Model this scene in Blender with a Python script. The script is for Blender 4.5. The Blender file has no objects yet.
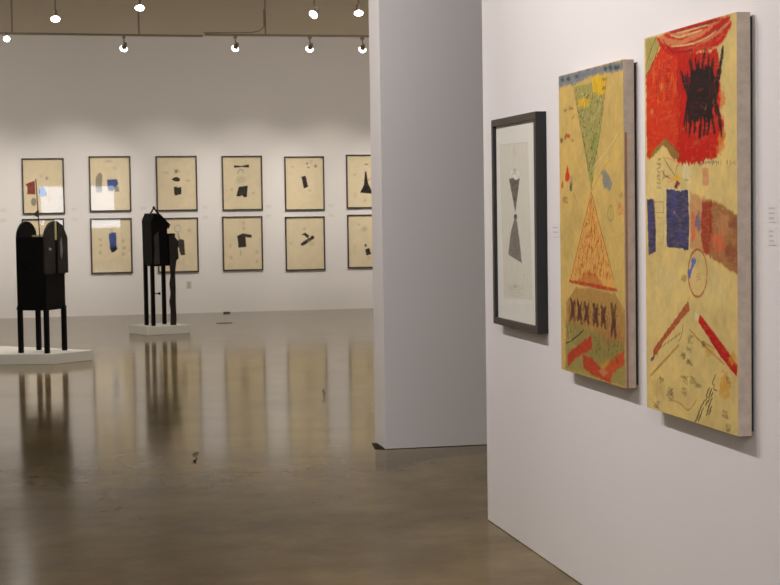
import bpy, bmesh, math, random
from mathutils import Vector, Matrix
C = bpy.context.scene.collection
SC = bpy.context.scene
PI = math.pi

# ---------------------------------------------------------------- camera, world, exposure
def srgb(r, g, b, k=1.0):
    f = lambda c: (c/255/12.92 if c/255 <= .04045 else ((c/255+.055)/1.055)**2.4)*k
    return (min(f(r), .95), min(f(g), .95), min(f(b), .95), 1)

YAW, PITCH, ROLL, FPX = 0.205163, 0.051487, 0.014912, 1650.0
fw = Vector((math.sin(YAW)*math.cos(PITCH), math.cos(YAW)*math.cos(PITCH), -math.sin(PITCH)))
rt = Vector((math.cos(YAW), -math.sin(YAW), 0)); dn = fw.cross(rt)
r2 = math.cos(ROLL)*rt + math.sin(ROLL)*dn; d2 = -math.sin(ROLL)*rt + math.cos(ROLL)*dn
cam = bpy.data.cameras.new('camera'); camo = bpy.data.objects.new('camera', cam); C.objects.link(camo)
m = Matrix((( r2.x, -d2.x, -fw.x, 0), (r2.y, -d2.y, -fw.y, 0), (r2.z, -d2.z, -fw.z, 1.6), (0, 0, 0, 1)))
camo.matrix_world = m
cam.sensor_width = 36; cam.lens = FPX/780*36; cam.clip_end = 100
cam.dof.use_dof = True; cam.dof.focus_distance = 6.2; cam.dof.aperture_fstop = 22
SC.camera = camo
SC.view_settings.view_transform = 'Standard'; SC.view_settings.look = 'None'
SC.view_settings.gamma = 1; SC.view_settings.use_curve_mapping = False
SC.view_settings.exposure = 0.0
SC.cycles.use_denoising = True
SC.cycles.max_bounces = 8; SC.cycles.diffuse_bounces = 5; SC.cycles.sample_clamp_indirect = 4
W = bpy.data.worlds.new('world'); SC.world = W; W.use_nodes = True
W.node_tree.nodes['Background'].inputs[0].default_value = (.5, .55, .6, 1)
W.node_tree.nodes['Background'].inputs[1].default_value = .3

P_BACK, P_MID, P_RIGHT, P_NEAR = 180, 60, 118, 270
P_BACK_SPOT = 50
WARM = (1.0, .945, .87); COOL = (1.0, .95, .95)
WINDOW_STRENGTH = 7.0
REAR_FILL_STRENGTH = 4.6
CEILING_FILL_STRENGTH = 1.25

# ---------------------------------------------------------------- materials
MATS = {}
def mat(name, rgb, rough=.6, noise=0, nscale=8, metal=0, spec=.5, bump=0, bscale=60):
    if name in MATS: return MATS[name]
    M = bpy.data.materials.new(name); M.use_nodes = True; nt = M.node_tree
    b = nt.nodes['Principled BSDF']; b.inputs['Base Color'].default_value = rgb
    b.inputs['Roughness'].default_value = rough; b.inputs['Metallic'].default_value = metal
    b.inputs['Specular IOR Level'].default_value = spec
    if noise or bump:
        tc = nt.nodes.new('ShaderNodeTexCoord')
    if noise:
        n = nt.nodes.new('ShaderNodeTexNoise'); n.inputs['Scale'].default_value = nscale; n.inputs['Detail'].default_value = 5
        r = nt.nodes.new('ShaderNodeValToRGB'); r.color_ramp.elements[0].position = .3; r.color_ramp.elements[1].position = .7
        r.color_ramp.elements[0].color = tuple(c*(1-noise) for c in rgb[:3])+(1,)
        r.color_ramp.elements[1].color = tuple(min(1, c*(1+noise)) for c in rgb[:3])+(1,)
        nt.links.new(tc.outputs['Object'], n.inputs['Vector']); nt.links.new(n.outputs['Fac'], r.inputs['Fac'])
        nt.links.new(r.outputs['Color'], b.inputs['Base Color'])
    if bump:
        n2 = nt.nodes.new('ShaderNodeTexNoise'); n2.inputs['Scale'].default_value = bscale; n2.inputs['Detail'].default_value = 4
        bp = nt.nodes.new('ShaderNodeBump'); bp.inputs['Strength'].default_value = bump; bp.inputs['Distance'].default_value = .002
        nt.links.new(tc.outputs['Object'], n2.inputs['Vector']); nt.links.new(n2.outputs['Fac'], bp.inputs['Height'])
        nt.links.new(bp.outputs['Normal'], b.inputs['Normal'])
    MATS[name] = M
    return M

def emit(name, rgb, s):
    M = bpy.data.materials.new(name); M.use_nodes = True; nt = M.node_tree
    b = nt.nodes['Principled BSDF']; b.inputs['Base Color'].default_value = rgb
    b.inputs['Emission Color'].default_value = rgb; b.inputs['Emission Strength'].default_value = s
    MATS[name] = M; return M

def glass_mat(coat=1.0):
    M = bpy.data.materials.new('picture_glass'); M.use_nodes = True; nt = M.node_tree
    for n in list(nt.nodes): nt.nodes.remove(n)
    o = nt.nodes.new('ShaderNodeOutputMaterial'); mx = nt.nodes.new('ShaderNodeMixShader')
    t = nt.nodes.new('ShaderNodeBsdfTransparent'); g = nt.nodes.new('ShaderNodeBsdfGlossy'); ge = nt.nodes.new('ShaderNodeNewGeometry')
    g.inputs['Roughness'].default_value = .02
    # Schlick reflectance, the same from both sides of the pane
    dt = nt.nodes.new('ShaderNodeVectorMath'); dt.operation = 'DOT_PRODUCT'; nt.links.new(ge.outputs['Incoming'], dt.inputs[0]); nt.links.new(ge.outputs['Normal'], dt.inputs[1])
    def mth(op, a, b_=None, c=None):
        n = nt.nodes.new('ShaderNodeMath'); n.operation = op
        for i, x in enumerate((a, b_, c)):
            if x is None: continue
            if isinstance(x, (int, float)): n.inputs[i].default_value = x
            else: nt.links.new(x, n.inputs[i])
        return n.outputs[0]
    k = mth('MULTIPLY_ADD', mth('POWER', mth('SUBTRACT', 1.0, mth('ABSOLUTE', dt.outputs['Value'])), 5.0), .96, .04)
    k = mth('MULTIPLY', k, coat)     # coated glass reflects less
    nt.links.new(k, mx.inputs[0]); nt.links.new(t.outputs[0], mx.inputs[1]); nt.links.new(g.outputs[0], mx.inputs[2])
    nt.links.new(mx.outputs[0], o.inputs[0]); MATS['glass'] = M
    return M
GLASS = glass_mat(); MUSEUM_GLASS = glass_mat(.25)
WALL = mat('wall_paint', srgb(229, 224, 221), .7, .015, .7, bump=.08, bscale=90)
UPPER = mat('upper_wall_paint', srgb(196, 184, 162), .8, .04, .8)
CEIL = mat('ceiling_paint', srgb(215, 205, 190), .8, .04, .6)
PLINTH = mat('plinth_paint', srgb(225, 222, 214), .55, .02, 5)
BLACKW = mat('black_stained_wood', srgb(7, 6, 6), .6, .3, 14, bump=.3, bscale=40, spec=.12)
GREYW = mat('worn_grey_wood', srgb(42, 38, 35), .6, .3, 9, bump=.3, bscale=40, spec=.2)
CREAMW = mat('cream_wood', srgb(205, 196, 140), .6, .08, 20)
BROWNW = mat('brown_stick', srgb(82, 64, 50), .6, .2, 20)
FRAMEB = mat('dark_frame', srgb(52, 45, 36), .45, .15, 20)
FRAME_SHEEN = mat('frame_face_sheen', srgb(72, 62, 53), .5, .12, 12)  # face of the black frame, its sheen mixed into the colour
FRAME_SHADED = mat('frame_edge_shaded', srgb(14, 12, 14), .5)  # edges of the same frame, darkened in colour for the shaded sides
METAL = mat('lamp_metal', srgb(120, 108, 95), .4, .05, 20, metal=.6)
TRACK = mat('track_metal', srgb(112, 97, 78), .5, .05, 6)
CANVAS_SIDE = mat('canvas_side', srgb(182, 166, 150), .85, .12, 30, bump=.3, bscale=200)
DARKBACK = mat('dark_stretcher', srgb(34, 28, 32), .7, .1, 10)
CARD = mat('label_card', srgb(226, 221, 218), .6)
CARDTEXT = mat('label_text', srgb(200, 195, 192), .7)
OUTLET = mat('outlet_plate', srgb(205, 198, 190), .5)
OUTLETD = mat('outlet_slot', srgb(168, 158, 148), .5)
BULB = emit('lit_bulb', (1, .96, .9, 1), 14)
PANE = emit('daylight_pane', (.74, .82, 1, 1), WINDOW_STRENGTH)

def floor_mat():
    M = bpy.data.materials.new('polished_concrete'); M.use_nodes = True; nt = M.node_tree; N = nt.nodes.new; Lk = nt.links.new
    b = nt.nodes['Principled BSDF']; tc = N('ShaderNodeTexCoord')
    n = N('ShaderNodeTexNoise'); n.inputs['Scale'].default_value = 1.3; n.inputs['Detail'].default_value = 10; n.inputs['Roughness'].default_value = .68
    r = N('ShaderNodeValToRGB'); r.color_ramp.elements[0].position = .32; r.color_ramp.elements[1].position = .7
    r.color_ramp.elements[0].color = srgb(96, 81, 54); r.color_ramp.elements[1].color = srgb(138, 121, 86)
    Lk(tc.outputs['Object'], n.inputs['Vector']); Lk(n.outputs['Fac'], r.inputs['Fac']); Lk(r.outputs['Color'], b.inputs['Base Color'])
    # the far half of the slab keeps its polish, the walked near half is duller
    sx = N('ShaderNodeSeparateXYZ'); Lk(tc.outputs['Object'], sx.inputs[0])
    n2 = N('ShaderNodeTexNoise'); n2.inputs['Scale'].default_value = .5; n2.inputs['Detail'].default_value = 4; Lk(tc.outputs['Object'], n2.inputs['Vector'])
    ad = N('ShaderNodeMath'); ad.operation = 'MULTIPLY_ADD'; Lk(n2.outputs['Fac'], ad.inputs[0]); ad.inputs[1].default_value = 1.2; Lk(sx.outputs['Y'], ad.inputs[2])
    mr = N('ShaderNodeMapRange'); mr.interpolation_type = 'SMOOTHSTEP'; Lk(ad.outputs[0], mr.inputs['Value'])
    mr.inputs['From Min'].default_value = 9.0; mr.inputs['From Max'].default_value = 12.6
    mr.inputs['To Min'].default_value = .165; mr.inputs['To Max'].default_value = .115
    n3 = N('ShaderNodeTexNoise'); n3.inputs['Scale'].default_value = 3; n3.inputs['Detail'].default_value = 6; Lk(tc.outputs['Object'], n3.inputs['Vector'])
    a2 = N('ShaderNodeMath'); a2.operation = 'MULTIPLY_ADD'; Lk(n3.outputs['Fac'], a2.inputs[0]); a2.inputs[1].default_value = .02; Lk(mr.outputs[0], a2.inputs[2])
    a3 = N('ShaderNodeMath'); a3.operation = 'SUBTRACT'; Lk(a2.outputs[0], a3.inputs[0]); a3.inputs[1].default_value = .01
    Lk(a3.outputs[0], b.inputs['Roughness'])
    m5 = N('ShaderNodeMapRange'); m5.interpolation_type = 'SMOOTHSTEP'; Lk(ad.outputs[0], m5.inputs['Value'])
    m5.inputs['From Min'].default_value = 10.6; m5.inputs['From Max'].default_value = 13.0; m5.inputs['To Min'].default_value = .06; m5.inputs['To Max'].default_value = .17
    n6 = N('ShaderNodeTexNoise'); n6.inputs['Scale'].default_value = 1.6; n6.inputs['Detail'].default_value = 9; n6.inputs['Roughness'].default_value = .7; Lk(tc.outputs['Object'], n6.inputs['Vector'])
    m6 = N('ShaderNodeMapRange'); Lk(n6.outputs['Fac'], m6.inputs['Value']); m6.inputs['From Min'].default_value = .3; m6.inputs['From Max'].default_value = .7
    m6.inputs['To Min'].default_value = .45; m6.inputs['To Max'].default_value = 1.4
    m7 = N('ShaderNodeMath'); m7.operation = 'MULTIPLY'; Lk(m5.outputs[0], m7.inputs[0]); Lk(m6.outputs[0], m7.inputs[1])
    Lk(m7.outputs[0], b.inputs['Specular IOR Level'])
    n4 = N('ShaderNodeTexNoise'); n4.inputs['Scale'].default_value = 2.2; n4.inputs['Detail'].default_value = 3; Lk(tc.outputs['Object'], n4.inputs['Vector'])
    bp = N('ShaderNodeBump'); bp.inputs['Strength'].default_value = .25; bp.inputs['Distance'].default_value = .004
    Lk(n4.outputs['Fac'], bp.inputs['Height']); Lk(bp.outputs['Normal'], b.inputs['Normal'])
    return M
FLOOR = floor_mat()

# paint colours of the artworks
PAL = dict(ground=(214,187,118), ground2=(200,169,96), cream=(214,192,132), cream2=(216,202,152), olive=(158,146,76), darkbrown=(66,44,30),
 brown=(138,84,46), pinkorange=(206,104,66), redorange=(204,46,6), red=(190,22,4), darkred=(132,28,22), orange=(214,122,52), black=(30,20,20),
 brownolive=(142,112,54), grey=(140,128,112), greyolive=(110,90,50), greyolive2=(136,114,66), slate=(72,74,84), slate2=(112,120,122), yellow=(214,172,34),
 pink=(206,132,92), pinktan=(190,132,84), sienna=(152,88,50), sienna2=(128,58,46), redbrown=(154,38,20), mauveblue=(100,86,118), blue=(58,56,92),
 blue2=(74,72,124), blue3=(84,106,172), mustard=(196,160,82), rust=(172,80,44), rust2=(180,98,44), crimson=(186,26,24), crimson2=(180,52,28), mustardbrown=(172,128,60),
 ochre=(206,148,52), ochre2=(192,162,86), ochreorange=(212,158,78), darkolive=(62,54,30), ink=(34,30,30), bluegrey=(98,114,130), greygreen=(120,124,104),
 greenolive=(150,146,78), green=(126,142,64), redrust=(164,52,22), redrust2=(180,50,32), redorange2=(190,72,36), tanbrown=(166,124,62), tanbrown2=(162,104,60),
 olivegreen=(132,126,66), aubergine=(76,40,36), aubergine2=(112,64,48),
 plate=(214,209,192), plateline=(186,180,164), white=(228,226,216), tanfaint=(202,196,176), greytan=(150,142,126), torso=(84,72,60), skirt=(108,100,90), greytan2=(190,184,168), paper=(226,223,212),
 prpaper=(229,213,180), prred=(134,34,28), prgrey=(128,120,104), prlblue=(92,150,205), prbrown=(140,120,80), prfaint=(206,190,154), prfaint2=(188,172,136), prgreybeige=(140,130,110),
 prblue=(48,78,142), prnavy=(30,36,62), prblack=(12,12,11), prdark=(36,32,28), prpink=(220,194,156))
def pm(k):
    v = {'ground': .1, 'ground2': .13}.get(k, .0 if k.startswith('pr') or k in ('paper', 'white') else .2)
    return mat('paint_'+k, srgb(*PAL[k], 1.06), .62 if not k.startswith('pr') else .8, v, 14 if k[:3] in ('red', 'blu') else 9)

ART = {
 'LARGE': [
  ('P','cream',[(0.0404,0.8855),(0.1704,0.8852),(0.1652,0.5915),(0.1057,0.5903),(0.0885,0.7463),(0.0276,0.754)],0.004),
  ('P','pinkorange',[(0.1382,1.2869),(0.1288,1.3164),(0.2359,1.325),(0.4385,1.3264),(0.6604,1.3227),(0.7569,1.3187),(0.7645,1.2924),(0.7003,1.2608),(0.6012,1.2316),(0.2536,1.2476)],0.006),
  ('P','olive',[(0.0118,1.3226),(0.119,1.3202),(0.1481,1.2895),(0.0813,1.2312),(0.0114,1.1936)],0.006),
  ('P','redorange',[(0.0154,1.1897),(0.0813,1.2312),(0.1537,1.2747),(0.2537,1.2532),(0.4193,1.2355),(0.5246,1.2236),(0.4337,0.9964),(0.4319,0.8669),(0.3227,0.8729),(0.2479,0.9004),(0.1947,0.9392),(0.1117,0.923),(0.0405,0.8913),(0.018,0.8972)],0.006),
  ('P','red',[(0.31,1.2506),(0.4194,1.2376),(0.5759,1.2274),(0.6592,1.2273),(0.6684,1.1699),(0.6838,1.0907),(0.6766,1.0262),(0.7021,0.9825),(0.7081,0.9433),(0.6637,0.9028),(0.6387,0.8807),(0.5714,0.8722),(0.4532,0.8622),(0.3227,0.8729),(0.2479,0.9004),(0.324,0.9604)],0.012),
  ('P','orange',[(0.6674,1.0867),(0.7065,1.0859),(0.7141,1.0498),(0.6816,1.0389)],0.01),
  ('P','orange',[(0.6642,0.9518),(0.7084,0.9692),(0.7143,0.9172),(0.6881,0.8954),(0.642,0.8872)],0.01),
  ('S','red',[(0.1287,1.3128),(0.1966,1.2776),(0.3287,1.2579),(0.4905,1.2657),(0.627,1.2913),(0.7331,1.3183)],0.02),
  ('S','red',[(0.1577,1.2814),(0.2913,1.2455),(0.4901,1.2423),(0.6596,1.2617),(0.7567,1.2932)],0.018),
  ('S','red',[(0.2359,1.325),(0.3481,1.3227),(0.5259,1.3188),(0.6767,1.3196)],0.016),
  ('S','red',[(0.1973,1.3164),(0.3476,1.2904),(0.4559,1.3029),(0.5769,1.3033)],0.012),
  ('S','red',[(0.1481,1.293),(0.2347,1.2564),(0.3833,1.2369)],0.014),
  ('S','red',[(0.3471,1.2595),(0.5252,1.2689),(0.66,1.2942),(0.7537,1.3159)],0.016),
  ('S','red',[(0.5248,1.2356),(0.6758,1.2471),(0.7646,1.2956)],0.018),
  ('S','darkred',[(0.1777,1.3043),(0.2726,1.2528),(0.455,1.241)],0.006),
  ('S','darkred',[(0.4017,1.261),(0.5764,1.2703),(0.7409,1.3046)],0.006),
  ('S','darkred',[(0.2548,1.3174),(0.456,1.3151),(0.6766,1.317)],0.006),
  ('S','cream',[(0.2546,1.3104),(0.3293,1.2957),(0.4202,1.2966),(0.5256,1.2989)],0.006),
  ('S','cream',[(0.254,1.272),(0.4197,1.2627),(0.5595,1.2687),(0.6434,1.283)],0.006),
  ('S','cream',[(0.311,1.3115),(0.4025,1.31),(0.577,1.3098)],0.005),
  ('S','darkbrown',[(0.152,1.2926),(0.0813,1.2291),(0.0113,1.19)],0.005),
  ('S','darkbrown',[(0.1189,1.3188),(0.0579,1.2731),(0.0161,1.226)],0.004),
  ('C','darkred',[(0.2055,1.2344),(0.2533,1.2301),(0.253,1.2127),(0.2052,1.2168)],5,0.003,3),
  ('C','darkred',[(0.205,1.2027),(0.2528,1.1987),(0.2525,1.1812),(0.2047,1.1851)],6,0.003,3),
  ('C','darkred',[(0.2045,1.171),(0.2523,1.1672),(0.252,1.1497),(0.2042,1.1534)],7,0.003,3),
  ('C','darkred',[(0.2039,1.1392),(0.2517,1.1357),(0.2515,1.1182),(0.2036,1.1216)],8,0.003,3),
  ('C','darkred',[(0.2034,1.1074),(0.2512,1.1042),(0.2509,1.0866),(0.2031,1.0898)],9,0.003,3),
  ('P','orange',[(0.1846,1.1407),(0.1825,1.1353),(0.1771,1.1312),(0.1692,1.1293),(0.1605,1.1299),(0.1527,1.133),(0.1473,1.1378),(0.1455,1.1436),(0.1475,1.149),(0.153,1.153),(0.1609,1.1549),(0.1696,1.1542),(0.1774,1.1512),(0.1827,1.1463)],0.004),
  ('P','orange',[(0.0902,1.0611),(0.0886,1.0568),(0.084,1.0536),(0.0776,1.052),(0.0704,1.0524),(0.0639,1.0547),(0.0595,1.0585),(0.058,1.063),(0.0597,1.0673),(0.0642,1.0706),(0.0707,1.0721),(0.0779,1.0717),(0.0843,1.0694),(0.0887,1.0656)],0.004),
  ('P','black',[(0.4293,1.1803),(0.524,1.179),(0.6189,1.1742),(0.6347,1.1073),(0.6273,1.0423),(0.5983,0.9978),(0.5217,1.0086),(0.4088,1.0039),(0.3917,1.0706),(0.4177,1.1234)],0.01),
  ('S','black',[(0.3459,1.1784),(0.3853,1.1258),(0.4259,1.0752)],0.02295),
  ('S','black',[(0.4226,1.2148),(0.4503,1.1616),(0.4707,1.106)],0.0243),
  ('S','black',[(0.5555,1.2294),(0.5327,1.1816),(0.5232,1.1156)],0.02025),
  ('S','black',[(0.4983,1.198),(0.4976,1.1511)],0.02025),
  ('S','black',[(0.6175,1.1953),(0.6086,1.1488),(0.6114,1.1091)],0.0243),
  ('S','black',[(0.7,1.2266),(0.6664,1.1375),(0.6375,1.0613)],0.0243),
  ('S','black',[(0.6375,1.0613),(0.665,1.0138),(0.6855,0.9476)],0.0216),
  ('S','black',[(0.4173,1.0962),(0.3949,1.043),(0.383,0.975)],0.0216),
  ('S','black',[(0.4557,1.0393),(0.4655,0.9846),(0.4547,0.9682)],0.0189),
  ('S','black',[(0.5221,1.0354),(0.5127,0.9822),(0.5036,0.9491)],0.0216),
  ('S','black',[(0.5821,1.0451),(0.5813,0.9855),(0.5692,0.9628)],0.0216),
  ('S','black',[(0.404,1.1722),(0.4173,1.0962)],0.013500000000000002),
  ('S','black',[(0.4722,1.2124),(0.4891,1.1652),(0.506,1.1303)],0.016200000000000003),
  ('S','black',[(0.5841,1.2069),(0.575,1.1581),(0.5745,1.1184)],0.0189),
  ('S','black',[(0.3858,1.16),(0.4175,1.1098),(0.4562,1.0732)],0.0216),
  ('S','black',[(0.6551,1.1515),(0.6347,1.1073),(0.6075,1.0632)],0.0243),
  ('S','black',[(0.4342,1.027),(0.4266,0.9934),(0.4153,0.9598)],0.0189),
  ('S','black',[(0.5477,1.0205),(0.5489,0.9804),(0.5383,0.9542)],0.0189),
  ('S','black',[(0.6103,1.0169),(0.6232,0.9767),(0.6329,0.9565)],0.0189),
  ('S','black',[(0.4025,1.0699),(0.3838,1.0299),(0.3688,0.9963)],0.016200000000000003),
  ('S','black',[(0.6446,1.1066),(0.6342,1.0615),(0.6436,1.015)],0.0189),
  ('S','orange',[(0.0771,1.2208),(0.0884,1.1766),(0.0755,1.1343)],0.004),
  ('S','darkred',[(0.1104,1.1799),(0.1216,1.136),(0.1089,1.0938)],0.004),
  ('S','darkred',[(0.1446,1.2036),(0.1556,1.1599),(0.143,1.118)],0.004),
  ('S','orange',[(0.1772,1.1632),(0.1881,1.1198),(0.1757,1.0781)],0.004),
  ('S','darkred',[(0.2105,1.1867),(0.2213,1.1436),(0.2091,1.1021)],0.004),
  ('S','darkred',[(0.2424,1.1469),(0.2531,1.104),(0.241,1.0627)],0.004),
  ('S','orange',[(0.275,1.1703),(0.2856,1.1276),(0.2737,1.0865)],0.004),
  ('S','darkred',[(0.3073,1.1934),(0.3177,1.1509),(0.3059,1.1101)],0.004),
  ('S','darkred',[(0.3381,1.1542),(0.3485,1.112),(0.3369,1.0713)],0.004),
  ('N','darkred',[(0.1573,1.2566),(0.659,1.2098),(0.6646,0.9845),(0.0326,1.0171)],35,0.05,0.004,1.5,21),
  ('N','orange',[(0.0371,1.2533),(0.3468,1.2389),(0.3432,1.0011),(0.0326,1.0171)],18,0.04,0.005,1.5,22),
  ('N','pinkorange',[(0.053,1.0161),(0.6564,0.9849),(0.6388,0.8939),(0.3232,0.9048)],12,0.03,0.004,1.5,23),
  ('P','brownolive',[(0.1873,0.9608),(0.2296,0.9519),(0.3269,0.9047),(0.3154,0.8828),(0.2667,0.8885),(0.183,0.9396),(0.0833,0.9016),(0.0385,0.8943),(0.0715,0.9172)],0.004),
  ('S','darkbrown',[(0.1873,0.9636),(0.3269,0.9033),(0.3191,0.8827)],0.003),
  ('S','darkred',[(0.3634,0.8813),(0.3594,0.8621)],0.003),
  ('S','darkbrown',[(0.3925,0.8784),(0.3941,0.8666)],0.006),
  ('S','darkbrown',[(0.4534,0.8745),(0.4602,0.8593)],0.003),
  ('S','darkred',[(0.4938,0.8712),(0.4902,0.8639)],0.006),
  ('S','darkbrown',[(0.5061,0.8769),(0.5076,0.858)],0.003),
  ('S','darkbrown',[(0.5303,0.8742),(0.5371,0.8626)],0.006),
  ('S','darkred',[(0.5578,0.8713),(0.5541,0.8567)],0.003),
  ('S','darkbrown',[(0.5815,0.8686),(0.5831,0.8613)],0.006),
  ('S','darkbrown',[(0.6052,0.8739),(0.6117,0.8552)],0.003),
  ('S','darkred',[(0.6186,0.8715),(0.6151,0.8603)],0.006),
  ('S','darkbrown',[(0.6418,0.8688),(0.6433,0.8543)],0.003),
  ('S','darkbrown',[(0.655,0.8664),(0.6615,0.859)],0.006),
  ('S','darkred',[(0.6797,0.8716),(0.6762,0.8534)],0.003),
  ('S','darkbrown',[(0.7282,0.8681),(0.7297,0.8571)],0.006),
  ('S','darkbrown',[(0.7521,0.8655),(0.7583,0.8511)],0.003),
  ('S','darkred',[(0.7759,0.8628),(0.7726,0.8559)],0.006),
  ('S','darkbrown',[(0.7869,0.8682),(0.7883,0.8503)],0.003),
  ('S','grey',[(0.5371,0.8653),(0.6468,0.866)],0.006),
  ('P','cream2',[(0.4279,0.8383),(0.4242,0.8254),(0.414,0.8151),(0.3995,0.8095),(0.3834,0.8098),(0.3688,0.816),(0.3588,0.8268),(0.3554,0.8401),(0.3592,0.8532),(0.3695,0.8635),(0.3842,0.8689),(0.4004,0.8685),(0.4147,0.8622),(0.4245,0.8515)],0.01),
  ('P','cream2',[(0.4256,0.8056),(0.4234,0.8009),(0.4174,0.7971),(0.4087,0.7952),(0.3991,0.7953),(0.3904,0.7976),(0.3844,0.8015),(0.3823,0.8063),(0.3845,0.8111),(0.3906,0.8148),(0.3994,0.8168),(0.409,0.8166),(0.4177,0.8143),(0.4236,0.8104)],0.01),
  ('S','orange',[(0.19,0.8952),(0.2666,0.8822),(0.3226,0.8701)],0.004),
  ('S','darkbrown',[(0.1764,0.8971),(0.2281,0.8622),(0.2846,0.8291)],0.004),
  ('S','brown',[(0.3264,0.8734),(0.2962,0.8534),(0.2846,0.8291)],0.004),
  ('C','greyolive',[(0.1112,0.8942),(0.1587,0.8927),(0.1585,0.882),(0.111,0.8834)],0,0.0022,3),
  ('C','greyolive',[(0.111,0.8805),(0.1585,0.8791),(0.1583,0.8684),(0.1108,0.8697)],1,0.0022,3),
  ('C','greyolive',[(0.1107,0.8668),(0.1582,0.8655),(0.1581,0.8548),(0.1105,0.856)],2,0.0022,3),
  ('C','greyolive',[(0.1105,0.8531),(0.158,0.8519),(0.1578,0.8412),(0.1103,0.8423)],3,0.0022,3),
  ('C','greyolive',[(0.1102,0.8394),(0.1578,0.8383),(0.1576,0.8275),(0.11,0.8285)],4,0.0022,3),
  ('C','greyolive',[(0.11,0.8256),(0.1575,0.8247),(0.1573,0.8139),(0.1098,0.8148)],5,0.0022,3),
  ('C','greyolive',[(0.1097,0.8119),(0.1573,0.8111),(0.1571,0.8003),(0.1095,0.8011)],6,0.0022,3),
  ('C','greyolive',[(0.1095,0.7982),(0.157,0.7975),(0.1569,0.7867),(0.1093,0.7874)],7,0.0022,3),
  ('S','slate',[(0.1658,0.8496),(0.1928,0.8311),(0.2275,0.8289)],0.006),
  ('S','slate',[(0.1854,0.8526),(0.1692,0.8173)],0.004),
  ('S','slate',[(0.1732,0.8229),(0.2082,0.8272),(0.2465,0.8193)],0.0035),
  ('S','orange',[(0.2082,0.8222),(0.275,0.8181)],0.0025),
  ('S','orange',[(0.2118,0.8094),(0.2806,0.8138)],0.0025),
  ('S','orange',[(0.2276,0.8339),(0.2807,0.8222)],0.0025),
  ('P','yellow',[(0.333,0.8197),(0.3301,0.8153),(0.3224,0.8118),(0.3111,0.81),(0.2987,0.8102),(0.2874,0.8124),(0.2796,0.8162),(0.2769,0.8209),(0.2798,0.8254),(0.2877,0.8289),(0.299,0.8306),(0.3115,0.8304),(0.3226,0.8281),(0.3303,0.8243)],0.004),
  ('P','darkred',[(0.2993,0.8134),(0.3309,0.8038),(0.3251,0.7899),(0.2876,0.7814),(0.2764,0.7907),(0.2879,0.801)],0.003),
  ('P','cream2',[(0.3288,0.7892),(0.3276,0.7865),(0.3245,0.7844),(0.32,0.7832),(0.3151,0.7833),(0.3106,0.7845),(0.3075,0.7868),(0.3064,0.7895),(0.3076,0.7922),(0.3107,0.7944),(0.3152,0.7955),(0.3202,0.7954),(0.3247,0.7942),(0.3277,0.7919)],0.004),
  ('S','grey',[(0.3678,0.8135),(0.4095,0.8113)],0.004),
  ('S','greyolive',[(0.0682,0.7406),(0.1776,0.7399)],0.0025),
  ('S','greyolive',[(0.1776,0.7399),(0.177,0.7027)],0.0025),
  ('S','greyolive',[(0.1037,0.7027),(0.1828,0.7027)],0.0025),
  ('S','greyolive',[(0.1383,0.7402),(0.1376,0.7027)],0.0025),
  ('P','pink',[(0.5248,0.8461),(0.5541,0.8501),(0.5812,0.846),(0.5772,0.7922),(0.5292,0.7916)],0.003),
  ('P','cream2',[(0.1843,0.7899),(0.4217,0.7796),(0.4305,0.7713),(0.419,0.5963),(0.3955,0.5959),(0.3945,0.7717),(0.2035,0.7775),(0.2004,0.5921),(0.1809,0.5918)],0.003),
  ('P','pinktan',[(0.418,0.7728),(0.5184,0.7554),(0.5952,0.7414),(0.6018,0.5998),(0.594,0.6484),(0.576,0.5646),(0.4811,0.5847),(0.4152,0.5819)],0.006),
  ('P','sienna',[(0.5952,0.7414),(0.6862,0.7291),(0.7977,0.6985),(0.8149,0.6934),(0.8144,0.6507),(0.8146,0.5048),(0.7485,0.5191),(0.6841,0.5366),(0.5675,0.5624)],0.006),
  ('P','pinktan',[(0.6614,0.7095),(0.7344,0.6965),(0.7498,0.6447),(0.6851,0.6309),(0.636,0.6567)],0.014),
  ('P','pinkorange',[(0.6023,0.6352),(0.6853,0.6428),(0.7172,0.591),(0.6516,0.5699),(0.6018,0.5953)],0.014),
  ('P','sienna2',[(0.8022,0.6742),(0.7993,0.6672),(0.7915,0.6615),(0.7801,0.6584),(0.7674,0.6582),(0.756,0.6613),(0.7481,0.6668),(0.7453,0.6738),(0.7483,0.6809),(0.7563,0.6865),(0.7678,0.6897),(0.7804,0.6897),(0.7917,0.6866),(0.7995,0.6811)],0.012),
  ('P','sienna2',[(0.7966,0.5799),(0.7918,0.5686),(0.7786,0.5593),(0.7595,0.5538),(0.7382,0.5532),(0.7189,0.5577),(0.7055,0.5664),(0.7008,0.5776),(0.7058,0.5891),(0.7193,0.5984),(0.7387,0.6038),(0.76,0.6042),(0.779,0.5996),(0.792,0.5909)],0.014),
  ('P','redbrown',[(0.5181,0.7352),(0.5613,0.7463),(0.6002,0.7394),(0.6052,0.5999),(0.6024,0.6485),(0.585,0.6083),(0.5778,0.5694),(0.5469,0.5646),(0.5198,0.6004),(0.5135,0.6476)],0.01),
  ('P','mauveblue',[(0.465,0.696),(0.5003,0.7028),(0.5136,0.6556),(0.4906,0.635),(0.4609,0.6551)],0.008),
  ('P','pinkorange',[(0.4296,0.7097),(0.4563,0.7062),(0.4639,0.6142),(0.4281,0.6034)],0.008),
  ('P','blue',[(0.2037,0.7846),(0.3025,0.7784),(0.4036,0.7778),(0.4111,0.6684),(0.4107,0.6465),(0.4025,0.5788),(0.2994,0.5801),(0.206,0.583)],0.004),
  ('P','blue2',[(0.2458,0.7735),(0.3024,0.7693),(0.2917,0.6887),(0.2441,0.6744)],0.01),
  ('P','blue2',[(0.3004,0.6419),(0.3653,0.646),(0.3737,0.5976),(0.3184,0.6036)],0.01),
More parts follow.
